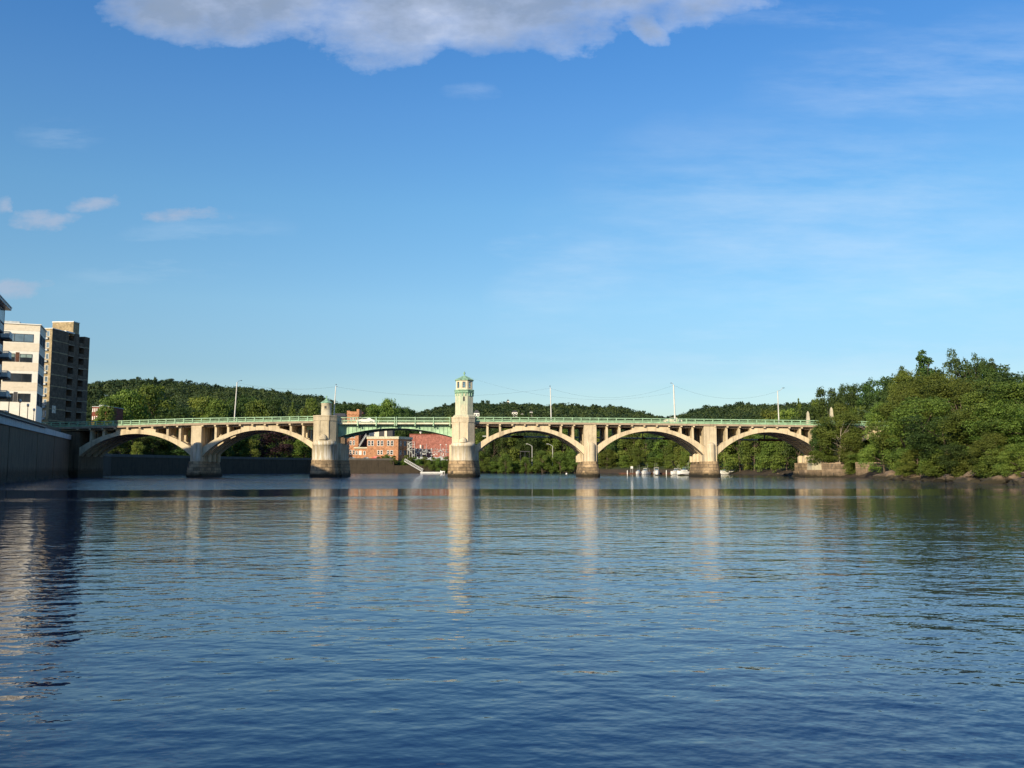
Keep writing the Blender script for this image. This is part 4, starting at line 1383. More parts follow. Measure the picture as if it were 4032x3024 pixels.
mb.build('lamp_heads', M['white'], sb)
ws = root('steel_stair_tower', (XA(1612, 409), 410, 6), 'small white zigzag steel stair tower at the left corner of the red warehouse', 'stair tower')
mb = MB()
for p_ in (1604, 1612, 1622, 1632):
    for y in (409, 411): mb.tube((XA(p_, 409), y, 5.6), (XA(p_, 409), y, ZA(1742, 409)), .07, n=5)
for k in range(4):
    z0, z1 = ZA(1780 - k * 10, 409), ZA(1770 - k * 10, 409)
    a, b = (1604, 1620) if k % 2 else (1620, 1604)
    mb.add([(XA(a, 409), 409, z0), (XA(b, 409), 409, z1), (XA(b, 409), 410.2, z1), (XA(a, 409), 410.2, z0), (XA(a, 409), 409, z0 + .25), (XA(b, 409), 409, z1 + .25), (XA(b, 409), 410.2, z1 + .25), (XA(a, 409), 410.2, z0 + .25)],
           [(3, 2, 1, 0), (4, 5, 6, 7), (0, 1, 5, 4), (2, 3, 7, 6), (0, 4, 7, 3), (1, 2, 6, 5)])
    mb.box(XA(1602, 409), XA(1634, 409), 409, 411, z1 - .05, z1 + .05)
mb.build('frame', M['whitemetal'], ws)

# gangway and floating dock
gw = root('gangway', at(1628, 1850, 390), 'white truss gangway sloping from the dark river wall down to a float', 'gangway')
mb = MB(); a, b = Vector(at(1591, 1816, 390)), Vector(at(1662, 1857, 390))
for dy in (0, 1.5):
    o_ = Vector((0, dy, 0)); up = Vector((.35, 0, 1.05))
    mb.tube(a + o_, b + o_, .16, n=6); mb.tube(a + o_ + up, b + o_ + up, .09, n=6)
    for i in range(13):
        p_ = a.lerp(b, i / 12); mb.tube(p_ + o_, p_ + o_ + up, .05, n=5)
        if i < 12: mb.tube(p_ + o_ + up, a.lerp(b, (i + 1) / 12) + o_, .04, n=5)
n_ = (b - a).normalized()
mb.add([tuple(a + Vector((0, 0, -.1))), tuple(b + Vector((0, 0, -.1))), tuple(b + Vector((0, 1.5, -.1))), tuple(a + Vector((0, 1.5, -.1))), tuple(a + Vector((0, 0, .1))), tuple(b + Vector((0, 0, .1))), tuple(b + Vector((0, 1.5, .1))), tuple(a + Vector((0, 1.5, .1)))],
       [(3, 2, 1, 0), (4, 5, 6, 7), (0, 1, 5, 4), (2, 3, 7, 6), (0, 4, 7, 3), (1, 2, 6, 5)])
mb.build('truss', M['whitemetal'], gw)
fd = root('floating_dock', (XA(1703, 388), 388.5, 0), 'low white floating dock at the foot of the sloping gangway', 'dock')
mb = MB(); mb.box(XA(1656, 388), XA(1744, 388), 388, 390.5, -.15, .55); mb.build('deck', M['whitemetal'], fd)
mb = MB(); mb.box(XA(1658, 388), XA(1742, 388), 388.1, 390.4, -.3, -.15); mb.build('floats', M['roof'], fd)
mb = MB()
for p_ in (1735, 1750): mb.tube((XA(p_, 388), 389, -1), (XA(p_, 388), 389, 1.2 if p_ == 1735 else .9), .14, n=8)
mb.box(XA(1735, 388), XA(1752, 388), 388.6, 389.6, .56, .9)
mb.build('mooring_post', M['white'], fd)

# brick block left behind the bridge end
lb = root('brick_building', (XA(375, 330), 335, 6), 'small red brick block with white windows between the brown tower and the trees', 'building')
mb = MB(); pxb(mb, 356, 425, 1800, 1604, 330, 12); mb.build('wall', M['redbrick'], lb)
mb = MB(); pxb(mb, 355, 426, 1604, 1601.5, 329.8, 12.4); pxb(mb, 383, 402, 1601.5, 1596, 334, 4); mb.build('roof', M['steel'], lb)
for ya in (1610, 1641):
    for p_ in (357.5, 365.5, 373.5, 383, 392, 402): fwin(p_, p_ + 3.6, ya + (p_ - 357) * -.08, ya + 14 + (p_ - 357) * -.08, 330, lb, 'lampglass', fw=.1)

# houses on the wooded hills
def house(px, yb_, yr, w, Y, label, wm='white', cup=False, name='hill_house', wall=.55):
    xc = XA(px, Y); hw = w / 2 * Y / F
    zb0, zt = ZA(yb_, Y), ZA(yr, Y)
    h_ = root(name, (xc, Y, zb0), label, 'house', None)
    hw *= .85
    ze = zb0 + (zt - zb0) * wall
    mb = MB(); mb.box(xc - hw, xc + hw, Y, Y + hw * 1.6, zb0 - 2, ze); mb.build('wall', M[wm], h_)
    mb = MB(); e = hw * .12
    if cup: mb.add([(xc - hw - e, Y - e, ze), (xc + hw + e, Y - e, ze), (xc + hw + e, Y + hw * 1.6 + e, ze), (xc - hw - e, Y + hw * 1.6 + e, ze), (xc, Y + hw * .8, zt)], [(0, 1, 4), (1, 2, 4), (2, 3, 4), (3, 0, 4), (3, 2, 1, 0)])
    else: mb.add([(xc - hw - e, Y - e, ze), (xc + hw + e, Y - e, ze), (xc + hw + e, Y + hw * 1.6, ze), (xc - hw - e, Y + hw * 1.6, ze), (xc - hw * .4, Y + hw * .8, zt), (xc + hw * .4, Y + hw * .8, zt)], [(0, 1, 5, 4), (1, 2, 5), (2, 3, 4, 5), (3, 0, 4), (3, 2, 1, 0)])
    mb.build('roof', M['roof'], h_)
    T = lambda u, v, z: (u, Y + v, z)
    k = max(2, int(hw * 2 / 4))
    for i in range(k):
        c = xc - hw + 2 * hw * (i + .5) / k
        window(T, c - .6, c + .6, zb0 + (ze - zb0) * .25, zb0 + (ze - zb0) * .75, h_, M['white'], M['glass'], 0, 0, fw=.12)
HOUSES = [(1876, 1641, 1614, 26, 560, 'white hillside house with a hipped roof beside the lantern tower shaft', 'white', False),
          (2000, 1590, 1571, 13, 940, 'small white cupola house standing out on top of the wooded ridge', 'white', True),
          (2027, 1632, 1616, 26, 620, 'white house with a long dark roof among hillside trees, largest of the group', 'white', False),
          (2056, 1634, 1626, 8, 600, 'tiny white house low on the hill, just above the green railing', 'white', False),
          (2092, 1628, 1617, 13, 640, 'small pale gabled house, nearest to the pole right of the lantern tower', 'white', False),
          (1948, 1815, 1768, 34, 412, 'pale yellow house half hidden by shrubs behind the first arch right of the towers', 'beige', False)]
for hdef in HOUSES: house(*hdef, name='riverside_house' if hdef[4] < 500 else 'hill_house')

# cobra head lamps and shelter seen through the arch
for p_, yt, lb_ in ((2095, 1757, 'curved arm street lamp seen through the arch, nearest to the lantern tower'), (2176, 1757, 'curved arm street lamp seen through the arch, the one nearer the plain pier')):
    Y = 388.0; x = XA(p_, Y); z0 = 3.0; zt = ZA(yt, Y)
    q = root('street_lamp', (x, Y, z0), lb_, 'street lamp', 'street lamps on the far bank')
    mb = MB(); mb.tube((x, Y, z0), (x, Y, zt), .13, .1, 8); mb.build('pole', M['whitemetal'], q)
    mb = MB(); mb.path([(x, Y, zt), (x - .8, Y, zt + .55), (x - 1.8, Y, zt + .95)], .08); mb.build('arm', M['whitemetal'], q)
    mb = MB(); mb.box(x - 2.7, x - 1.7, Y - .2, Y + .2, zt + .92, zt + 1.1); mb.build('lamp_head', M['whitemetal'], q)
sh_ = root('shelter', (XA(2067, 390), 390, 4), 'grey flat roofed shelter on thin posts on the far bank', 'shelter')
mb = MB(); pxb(mb, 2048, 2086, 1779, 1776, 390, 4); mb.build('roof', M['roof'], sh_)
mb = MB()
for p_ in (2049, 2067, 2084): mb.tube((XA(p_, 390), 390.2, 3), (XA(p_, 390), 390.2, ZA(1779, 390)), .1, n=6)
mb.build('posts', M['roof'], sh_)

# obelisks on the right end of the bridge
for p_, yt, Y, w, lb_ in ((3185, 1617, 210.6, .42, 'pale stone obelisk behind the railing, left of the slim tree, whole outline visible'), (3278, 1601, 209.3, .44, 'pale stone obelisk partly hidden by the slim tree near the bridge end')):
    x = XA(p_, Y); z0 = zb(x) + .4; z1 = ZA(yt, Y)
    o_ = root('obelisk', (x, Y, z0), lb_, 'obelisk', 'obelisks at the bridge end')
    sq = lambda r: [(x - r, Y - r), (x + r, Y - r), (x + r, Y + r), (x - r, Y + r)]
    mb = MB(); mb.prism(sq(w + .12), z0, z0 + .5); mb.build('plinth', M['turret'], o_)
    mb = MB(); mb.prism(sq(w), z0 + .5, z1 - .5, sq(w * .55)); mb.prism(sq(w * .55), z1 - .5, z1, sq(.03)); mb.build('shaft', M['turret'], o_)

# old stone walls below the right bridge end
def stonewall(pts, z0, z1, label, dep=2.0, name='stone_wall'):
    xs = [p[0] for p in pts]
    o_ = root(name, ((xs[0] + xs[-1]) / 2, pts[0][1], 0), label, 'wall')
    rr = random.Random(len(label))
    mb = MB(); mc = MB()
    for (ax, ay), (bx, by) in zip(pts, pts[1:]):
        d = Vector((bx - ax, by - ay)); L = d.length; d.normalize(); e = Vector((d.y, -d.x)); T = frame(ax, ay, d, e)
        mb.T = T; mb.box(-dep, 0, 0, L, -2, z1 - .9)
        v = 0
        mc.T = T
        while v < L - .3:
            l_ = min(rr.uniform(1.2, 2.6), L - v)
            q = rr.uniform(-.1, .12)
            mc.box(-dep - .05, .06 + q, v, v + l_ - .05, z1 - .9, z1 + rr.choice((-.35, 0, 0, .15)))
            v += l_
        for k in range(int(L * 2.2)):                      # projecting face blocks
            v = rr.uniform(0, max(.1, L - 1.6)); z = .3 + rr.randint(0, max(0, int(z1 - 1.6))) * 1.0
            mb.box(0, rr.uniform(.05, .16), v, v + rr.uniform(.8, 1.5), z, z + .95)
    mb.build('wall_face', M['stonewall'], o_); mc.build('coping_stones', M['stonewall'], o_)
stonewall([(XA(3232, 203), 203), (XA(3335, 199), 199)], 0, ZA(1822, 201), 'brown block stone wall standing just right of the last arch, left of the ivy gap')
stonewall([(XA(3366, 190), 190), (XA(3480, 186), 186), (XA(3540, 178), 178)], 0, ZA(1820, 188), 'brown block stone wall right of the ivy gap, running under the big trees')
mb = MB()
pedx = XA(3213, 205.5)
o_ = root('stone_pedestal', (pedx, 205.5, 0), 'pale rust streaked concrete pedestal below the last arch', 'pedestal')
mb.prism([(pedx - 1.6, 204.2), (pedx + 1.5, 204.2), (pedx + 1.6, 207.4), (pedx - 1.6, 207.4)], 1.6, ZA(1803, 205), [(pedx - 1.3, 204.4), (pedx + 1.2, 204.4), (pedx + 1.2, 207.4), (pedx - 1.3, 207.4)])
mb.prism([(pedx - 1.3, 204.4), (pedx + 1.2, 204.4), (pedx + 1.2, 207.4), (pedx - 1.3, 207.4)], ZA(1803, 205), ZA(1795, 205), [(pedx - .8, 204.9), (pedx + .9, 204.9), (pedx + .9, 207.2), (pedx - .8, 207.2)])
mb.build('block', M['turret'], o_)
mb = MB(); mb.box(pedx - 3.4, pedx + 3.0, 203.6, 207.6, -2, 1.7); mb.build('footing', M['stonewall'], o_)

# ------------------------------------------------------------------ foliage
def cards_mesh(name, P, Nn, S, tint, mat, seed=0, asp=.62):
    """many small leaf clumps: points P, facing Nn, size S"""
    r = np.random.default_rng(seed)
    n = len(P)
    Nn = Nn / np.maximum(np.linalg.norm(Nn, axis=1, keepdims=True), 1e-6)
    ref = r.normal(size=(n, 3))
    A = np.cross(Nn, ref); A /= np.maximum(np.linalg.norm(A, axis=1, keepdims=True), 1e-6)
    B = np.cross(Nn, A)
    S = np.asarray(S).reshape(-1, 1) * np.ones((n, 1))
    a = A * S * .5; b = B * S * .5 * asp
    j = r.uniform(.6, 1.15, (n, 4, 1))
    V = np.stack([P - a, P - b * j[:, 1] + a * .15, P + a * j[:, 2], P + b * j[:, 3] - a * .1], 1)
    V[:, 1] += Nn * S * .12; V[:, 3] -= Nn * S * .10
    V = V.reshape(-1, 3).astype(np.float32)
    me = bpy.data.meshes.new(name)
    me.vertices.add(4 * n); me.loops.add(4 * n); me.polygons.add(n)
    me.vertices.foreach_set('co', V.ravel())
    me.loops.foreach_set('vertex_index', np.arange(4 * n, dtype=np.int32))
    me.polygons.foreach_set('loop_start', np.arange(0, 4 * n, 4, dtype=np.int32))
    me.polygons.foreach_set('loop_total', np.full(n, 4, dtype=np.int32))
    at_ = me.attributes.new('tint', 'FLOAT', 'FACE')
    at_.data.foreach_set('value', np.clip(tint, 0, 1).astype(np.float32))
    me.materials.append(mat)
    me.update(calc_edges=True)
    return me


def crown_arrays(seed, nl, nc, size, shape='round', lobe=(.12, .2), sparse=0.0, bottom=.1):
    """unit crown: height 0..1, radius about .5 (before scaling)"""
    r = np.random.default_rng(seed)
    L = []
    while len(L) < nl:
        z = r.uniform(bottom, .93)
        if shape == 'round': R_ = .5 * math.sqrt(max(0.02, 1 - ((z - .52) / .52) ** 2))
        elif shape == 'cone': R_ = .5 * (1.02 - z) ** .8
        elif shape == 'oak': R_ = .5 * min(1, 1.25 * math.sqrt(max(0.02, 1 - ((z - .6) / .46) ** 2)))
        elif shape == 'drape': R_ = .5 * min(1.0, .78 + .3 * (1 - z)) * math.sqrt(max(.03, 1 - max(0, (z - .45) / .55) ** 2.2))
        else: R_ = .5
        a = r.uniform(0, 2 * math.pi)
        q = R_ * (r.uniform(.25, 1) ** .5) * .82
        lr = r.uniform(*lobe)
        if shape == 'cone': lr *= min(1, 1.25 - z)
        L.append((q * math.cos(a), q * math.sin(a), min(z, .99 - lr * .7), lr, r.uniform(-.22, .22)))
    if shape == 'cone': L += [(.012 * math.sin(k * 2.1), .012 * math.cos(k * 1.7), .3 + .655 * k / 13, .035 + .16 * (1 - (.3 + .655 * k / 13)), 0.0) for k in range(14)]
    L = np.array(L)
    w = L[:, 3] ** 2; w /= w.sum()
    idx = r.choice(len(L), nc, p=w)
    d = r.normal(size=(nc, 3)); d /= np.linalg.norm(d, axis=1, keepdims=True)
    d[:, 2] = np.where(r.uniform(size=nc) < .6, np.abs(d[:, 2]), d[:, 2])
    rad = L[idx, 3] * r.uniform(.55, 1.08, nc) ** .6
    # ragged lobes
    wob = 1 + .28 * np.sin(d[:, 0] * 7 + idx) * np.sin(d[:, 1] * 6 + 2 * idx) + .15 * np.sin(d[:, 2] * 11 + idx)
    P = L[idx, :3] + d * (rad * wob)[:, None] * np.array([1, 1, .8])
    Nn = d * .9 + r.normal(size=(nc, 3)) * .45 + np.array([0, 0, .35])
    t = .5 + L[idx, 4] + r.normal(size=nc) * .17
    if sparse:
        keep = r.uniform(size=nc) > sparse
        P, Nn, t = P[keep], Nn[keep], t[keep]
    return P, Nn, np.full(len(P), size), t, L


def trunk_mesh(name, L, seed, mat, r0=.022, lean=0.0, nb=14, top=.75):
    rr = random.Random(seed)
    mb = MB()
    pts = [Vector((lean * t * t + .012 * math.sin(t * 7 + seed), .012 * math.cos(t * 6 + seed), t * top)) for t in [i / 7 for i in range(8)]]
    pts[0].z = -.06
    for i in range(7): mb.tube(pts[i], pts[i + 1], r0 * (1 - i * .11), r0 * (1 - (i + 1) * .11), 7)
    idx = list(range(len(L))); rr.shuffle(idx)
    for k in idx[:nb]:
        c = Vector(L[k, :3]); t = min(6.4, max(1.2, (c.z * .62) / top * 7))
        i = int(t); b = pts[i].lerp(pts[i + 1], t - i)
        mid = b.lerp(c, .5) + Vector((0, 0, -.015))
        mb.tube(b, mid, r0 * .42, r0 * .28, 5); mb.tube(mid, c, r0 * .28, r0 * .1, 5)
    me_o = mb.build(name, mat)
    me = me_o.data
    bpy.data.objects.remove(me_o)
    return me


KINDS_ = {}
def kind(key, seed, nl, nc, size, shape, mat, bark='bark', **kw):
    tk = {k: kw.pop(k) for k in ('r0', 'lean', 'nb', 'top') if k in kw}
    P, Nn, S_, t, L = crown_arrays(seed, nl, nc, size, shape, **kw)
    KINDS_[key] = (cards_mesh('crown', P, Nn, S_, t, M[mat], seed), trunk_mesh('trunk', L, seed, M[bark], **tk))


# near trees (about 130 m to 200 m away): fine leaf clumps
kind('nearA', 11, 60, 26000, .022, 'drape', 'leaf', lobe=(.07, .14), bottom=.04)
kind('nearB', 12, 70, 28000, .021, 'round', 'leaf', lobe=(.06, .13), bottom=.05)
kind('nearC', 13, 60, 24000, .022, 'drape', 'leaflight', lobe=(.06, .13), bottom=.03)
kind('nearD', 14, 60, 24000, .024, 'oak', 'leafdark', lobe=(.07, .14), bottom=.06)
kind('slim', 15, 46, 17000, .027, 'oak', 'leaf', 'palebark', lobe=(.08, .14), bottom=.34, r0=.011, lean=-.08, nb=12, top=.7)
kind('pointed', 16, 46, 15000, .026, 'cone', 'leafdark', lobe=(.06, .11), bottom=.1)
kind('airy', 17, 40, 6500, .026, 'oak', 'leafdark', lobe=(.05, .09), bottom=.3, nb=30, r0=.016)
kind('bush', 18, 30, 9000, .045, 'drape', 'leaf', lobe=(.12, .22), bottom=.0, r0=.02, nb=5)
kind('bushlight', 19, 30, 9000, .045, 'drape', 'leaflight', lobe=(.12, .22), bottom=.0, r0=.02, nb=5)
# trees beyond the bridge
kind('midA', 21, 44, 8000, .040, 'drape', 'leaf', lobe=(.09, .16), bottom=.05)
kind('midB', 22, 44, 8000, .040, 'round', 'leafdark', lobe=(.09, .16), bottom=.06)
kind('midC', 23, 40, 7000, .042, 'drape', 'leaflight', lobe=(.09, .16), bottom=.04)
kind('purple', 24, 40, 7000, .042, 'drape', 'leafpurple', lobe=(.1, .18), bottom=.1)
kind('pointedmid', 25, 36, 5000, .045, 'cone', 'leaf', lobe=(.08, .13), bottom=.06)


def tree(px, ytop, Y, wpx, key, label, group=None, name='broadleaf_tree', z0=None, cat='tree', seed=None):
    rr = random.Random(seed if seed is not None else int(px * 7 + Y))
    x = XA(px, Y)
    if z0 is None: z0 = th(x, Y)
    z0 -= .15
    h = ZA(ytop, Y, px) - z0
    w = wpx * Y / F / .92
    t = root(name, (x, Y, z0), label, cat, group, rr.uniform(0, 6.28))
    t.scale = (w, w, h)
    t['_local'] = 1
    cm_, tm_ = KINDS_[key]
    for nm, me_ in (('trunk', tm_), ('crown', cm_)):
        o = bpy.data.objects.new(nm, me_); COL.objects.link(o); o.parent = t
    return t


rr0 = random.Random(31)
def edge_x0(y): return float(np.interp(y, [p[1] for p in RE[::-1]], [p[0] for p in RE[::-1]]))
G1 = 'leafy trees crowding the right bank'
L1_ = 'large leafy green tree in the dense mass overhanging the right shore rocks'
for a in [(3640, 1560, 158, 330, 'nearA'), (3790, 1500, 165, 340, 'nearB'), (3925, 1490, 152, 360, 'nearA'), (3560, 1580, 172, 250, 'nearB'), (3720, 1620, 146, 300, 'nearD'),
          (3860, 1600, 138, 310, 'nearB'), (3985, 1560, 132, 330, 'nearA'), (4090, 1500, 128, 420, 'nearB'), (4060, 1455, 150, 380, 'nearD'), (3690, 1470, 178, 300, 'nearB'), (3600, 1500, 188, 240, 'nearA'),
          (3950, 1450, 175, 340, 'nearD'), (4180, 1560, 118, 420, 'nearA')]:
    tree(*a, L1_, G1)
tree(3478, 1588, 176, 185, 'nearC', 'pale green drooping tree at the left end of the tree mass beside the stone wall')
tree(3575, 1462, 196, 190, 'nearC', 'yellowish green tree top left of the pointed dark tree')
tree(3648, 1375, 205, 360, 'pointed', 'dark pointed tree standing highest above the left of the big tree mass')
tree(3560, 1436, 208, 200, 'pointed', 'small dark pointed top just left of the highest pointed tree')
tree(3805, 1376, 208, 190, 'airy', 'airy thin leaved tree top against the sky, widest of those above the mass')
tree(3925, 1405, 206, 210, 'pointed', 'dark feathery conifer top right of the airy tree', name='conifer_tree')
tree(3860, 1395, 204, 130, 'airy', 'small airy tree top between the wide airy tree and the conifer')
tree(4015, 1452, 190, 150, 'airy', 'sparse twiggy tree top at the right edge of the photo')
tree(4010, 1745, 117, 180, 'nearC', 'bright green low tree over the rocks at the right edge')
tree(3800, 1740, 133, 190, 'nearD', 'low shaded tree leaning over the rocks below the big mass')
tree(3610, 1765, 150, 160, 'nearC', 'low grey green tree over the mud at the left foot of the big mass')
tree(3905, 1700, 125, 170, 'nearA', 'low green tree above the rocks next to the bright green one')
tree(3305, 1624, 203.6, 175, 'slim', 'slim tree with a pale bare trunk standing in front of the bridge end', z0=3.4)
tree(3362, 1700, 206.5, 90, 'nearC', 'light green tree right of the pale trunk, filling the space below the railing', z0=3.2)
tree(3235, 1650, 206.5, 105, 'nearD', 'dark bushy tree pressed against the last arch, left of the pale trunk', z0=3.0)
tree(3240, 1765, 204.5, 110, 'bush', 'low green shrub above the block wall under the slim tree', name='shrub', cat='shrub', z0=3.4)
tree(3352, 1775, 196, 56, 'bush', 'ivy covered shrub filling the gap between the two stone walls', name='shrub', cat='shrub', z0=.8)
tree(3400, 1782, 194, 120, 'bushlight', 'light green hedge like shrub on top of the right stone wall', name='shrub', cat='shrub', z0=3.4)
tree(3460, 1775, 190, 110, 'bushlight', 'rounded light green shrub next to the drooping tree on the stone wall', name='shrub', cat='shrub', z0=3.4)
tree(3350, 1700, 201, 90, 'bush', 'green shrub right of the pale trunk, before the hidden side arch', name='shrub', cat='shrub', z0=4)
for i in range(20):
    y_ = 112 + i * 3.4
    x_ = edge_x0(y_) + 2.2 + (i % 3) * .7
    p_ = 1956 + F * x_ / y_
    if 3570 < p_ < 4080: tree(p_, 1845 - rr0.uniform(1.6, 4.0) * F / y_, y_, rr0.uniform(3.2, 5.5) * F / y_, rr0.choice(('bush', 'bushlight', 'bush')), 'leafy low shrub hanging over the rocks at the foot of the big tree mass', 'shrubs along the right shore', 'shrub', cat='shrub', z0=.9, seed=i)
G2 = 'trees on rising ground behind the right bridge end'
L2_ = 'dark green tree behind the right bridge end, its crown rising above the railing'
for a in [(3265, 1528, 262, 120, 'midB'), (3335, 1545, 250, 130, 'midB'), (3400, 1515, 270, 150, 'midB'), (3470, 1490, 262, 160, 'midB'), (3215, 1572, 290, 110, 'midA'), (3300, 1590, 240, 130, 'midA'),
          (3380, 1600, 236, 140, 'midA'), (3180, 1600, 262, 130, 'midB'), (3450, 1560, 236, 150, 'midB'), (3530, 1478, 250, 150, 'midB'), (3340, 1515, 300, 90, 'midB'), (3150, 1566, 320, 80, 'pointedmid'), (3620, 1480, 240, 200, 'midB'), (3750, 1450, 240, 240, 'midB'), (3900, 1440, 235, 260, 'midB')]:
    tree(*a, L2_, G2)
tree(3040, 1612, 300, 120, 'midC', 'yellow green tree top above the railing, left of the first obelisk')
tree(3100, 1608, 290, 130, 'midC', 'olive tree top touching the first obelisk from the left')
G3 = 'trees on the right bank seen through the last arch'
L3_ = 'leafy tree hanging to the mud, seen through the rightmost open arch'
for a in [(2850, 1672, 316, 120, 'midA'), (2910, 1665, 306, 130, 'midC'), (2970, 1655, 292, 140, 'midA'), (3035, 1650, 276, 140, 'midA'), (3095, 1645, 260, 140, 'midA'), (3150, 1650, 245, 130, 'midB'), (2800, 1690, 322, 100, 'midA'), (3000, 1640, 310, 200, 'midB')]:
    tree(*a, L3_, G3)
G4 = 'trees along the far bank seen through the middle arches'
L4_ = 'green tree in the far bank row, seen through arches right of the lantern tower'
rr = random.Random(5)
xs_ = list(range(1900, 2780, 40))
for i, p_ in enumerate(xs_):
    Y = 402 if p_ < 2300 else 402 - (p_ - 2300) * .14
    tree(p_ + rr.uniform(-8, 8), rr.uniform(1672, 1712), Y + rr.uniform(-2, 5), rr.uniform(80, 110), rr.choice(('midA', 'midB', 'midA', 'midC')), L4_, G4, seed=i)
for i, p_ in enumerate(range(2330, 2780, 62)):
    Y = 396 - (p_ - 2300) * .14
    tree(p_ + rr.uniform(-8, 8), rr.uniform(1762, 1800), Y - 3, rr.uniform(60, 80), rr.choice(('midA', 'midC')), L4_, G4, seed=100 + i)
for i, (p_, yt, w_, k_) in enumerate(((1905, 1806, 50, 'bush'), (1950, 1815, 60, 'bush'), (1995, 1802, 56, 'bush'), (2040, 1814, 52, 'bush'), (2085, 1822, 50, 'bush'), (2135, 1790, 70, 'bushlight'), (2190, 1800, 64, 'bush'), (2240, 1785, 64, 'bush'), (2290, 1802, 50, 'bush'), (1880, 1826, 50, 'bush'))):
    tree(p_, yt, 394.5, w_, k_, 'low rounded shrub on the far bank, seen through the arch right of the lantern tower', 'shrubs on the far bank', 'shrub', cat='shrub', z0=.8)
tree(2475, 1728, 380, 80, 'airy', 'greyish half bare tree among the green ones through the middle right arch')
for i, (p_, yt, w_) in enumerate(((2135, 1774, 84), (2205, 1780, 84), (2262, 1768, 70), (2070, 1800, 50), (1990, 1786, 60))):
    tree(p_, yt, 384, w_, 'midA', 'lower green tree at the water edge of the far bank, left of the plain pier', 'low trees on the far bank', z0=.3, seed=i)
# left, behind the railing
G5 = 'park trees behind the left half of the bridge'
L5_ = 'full green tree behind the left bridge railing, below the wooded ridge'
for i, a in enumerate([(440, 1560, 400, 160, 'midA'), (510, 1535, 430, 190, 'midA'), (600, 1515, 450, 230, 'midA'), (790, 1560, 420, 170, 'midC'), (860, 1575, 410, 150, 'midA'), (950, 1560, 440, 160, 'midB'), (1010, 1575, 425, 150, 'midA'), (1060, 1570, 430, 150, 'midB'), (415, 1596, 322, 110, 'midA'), (1215, 1570, 440, 110, 'midA')]):
    tree(*a, L5_, G5, seed=i)
tree(690, 1602, 350, 190, 'midB', 'darkest rounded tree behind the railing over the first arch')
tree(860, 1640, 350, 130, 'midB', 'dark low tree behind the railing over the second arch\'s left side')
tree(1148, 1580, 400, 80, 'pointedmid', 'bright olive tree just left of the round turret')
tree(1200, 1592, 395, 80, 'pointedmid', 'second olive tree, partly hidden by the round turret')
tree(1085, 1688, 372, 160, 'purple', 'dark purple copper beech under the second arch')
tree(985, 1704, 362, 90, 'midC', 'light green tree beside the purple beech under the second arch')
tree(1200, 1712, 396, 110, 'midA', 'green tree to the right of the purple beech, cut by the turret pier')
G6 = 'trees under the left arches'
for i, a in enumerate([(430, 1690, 300, 130, 'midB'), (520, 1700, 310, 130, 'midB'), (600, 1700, 315, 140, 'midB'), (690, 1695, 320, 140, 'midB'), (780, 1690, 338, 130, 'midB'), (860, 1700, 352, 120, 'midB'), (920, 1705, 358, 110, 'midB'), (1150, 1690, 410, 130, 'midB'), (1030, 1700, 385, 120, 'midB'), (350, 1690, 295, 120, 'midB')]):
    tree(*a, 'dark shaded tree above the river wall, seen through the two left arches', G6, seed=i)
tree(540, 1738, 298, 50, 'bushlight', 'sunlit light green shrub under the first arch', name='shrub', cat='shrub')
G7 = 'trees behind the steel span'
for i, a in enumerate([(1475, 1592, 500, 110, 'midA'), (1535, 1570, 490, 110, 'midA'), (1590, 1602, 520, 100, 'midB'), (1420, 1590, 520, 110, 'midB'), (1350, 1592, 520, 110, 'midB'), (1585, 1680, 470, 90, 'midB'), (1640, 1660, 480, 100, 'midB'), (1720, 1655, 470, 110, 'midB'), (1690, 1650, 500, 110, 'midB'), (1540, 1660, 470, 100, 'midB'), (1760, 1640, 500, 110, 'midA'), (1840, 1640, 480, 110, 'midB')]):
    tree(*a, 'green tree behind the steel span and the brick buildings', G7, seed=i)
G8 = 'shrubs on the dark wall under the steel span'
for i, (p_, yt, w_, k_, Y, z_) in enumerate(((1500, 1795, 36, 'bush', 394, 5.0), (1525, 1788, 36, 'bush', 394, 4.6), (1548, 1794, 40, 'bush', 394, 4.2), (1610, 1790, 46, 'bush', 397, 2), (1640, 1798, 46, 'bush', 398, 1.6), (1670, 1796, 44, 'bush', 399, 1.5), (1700, 1800, 46, 'bush', 399, 1.2), (1735, 1802, 50, 'bush', 399, .8), (1765, 1796, 50, 'bush', 399, .6), (1795, 1800, 44, 'bush', 399, .6), (1590, 1806, 30, 'bush', 396, 3))):
    tree(p_, yt, Y, w_, k_, 'dark green shrub on the bank below the brick buildings under the steel span', G8, 'shrub', cat='shrub', z0=z_, seed=i)

for h in HOUSES:
    if h[4] < 500: continue
    for k, dx in enumerate((-.38, .05, .42)):
        tree(h[0] + dx * (h[3] + 6), h[1] - 3, h[4] - 9 - k, max(16, h[3] * .6), 'midB', 'dark green treetop hiding the foot of a hillside house', 'trees below the hillside houses', seed=k, z0=ZA(h[1] + 22, h[4]))

# ------------------------------------------------------------------ the wooded hills: one mass nobody could count
r = np.random.default_rng(42)
PXs, Ys = [], []
n0 = 12500
px_ = r.uniform(-150, 4300, n0); Yf = r.uniform(432, 1080, n0)
ry_ = np.interp(px_, RYX, RYY)
keep = (Yf < ry_ + 35) & (r.uniform(size=n0) < (.35 + .65 * (Yf / 1000)))
px_, Yf = px_[keep], Yf[keep]
X_ = (px_ - 1956) / F * Yf
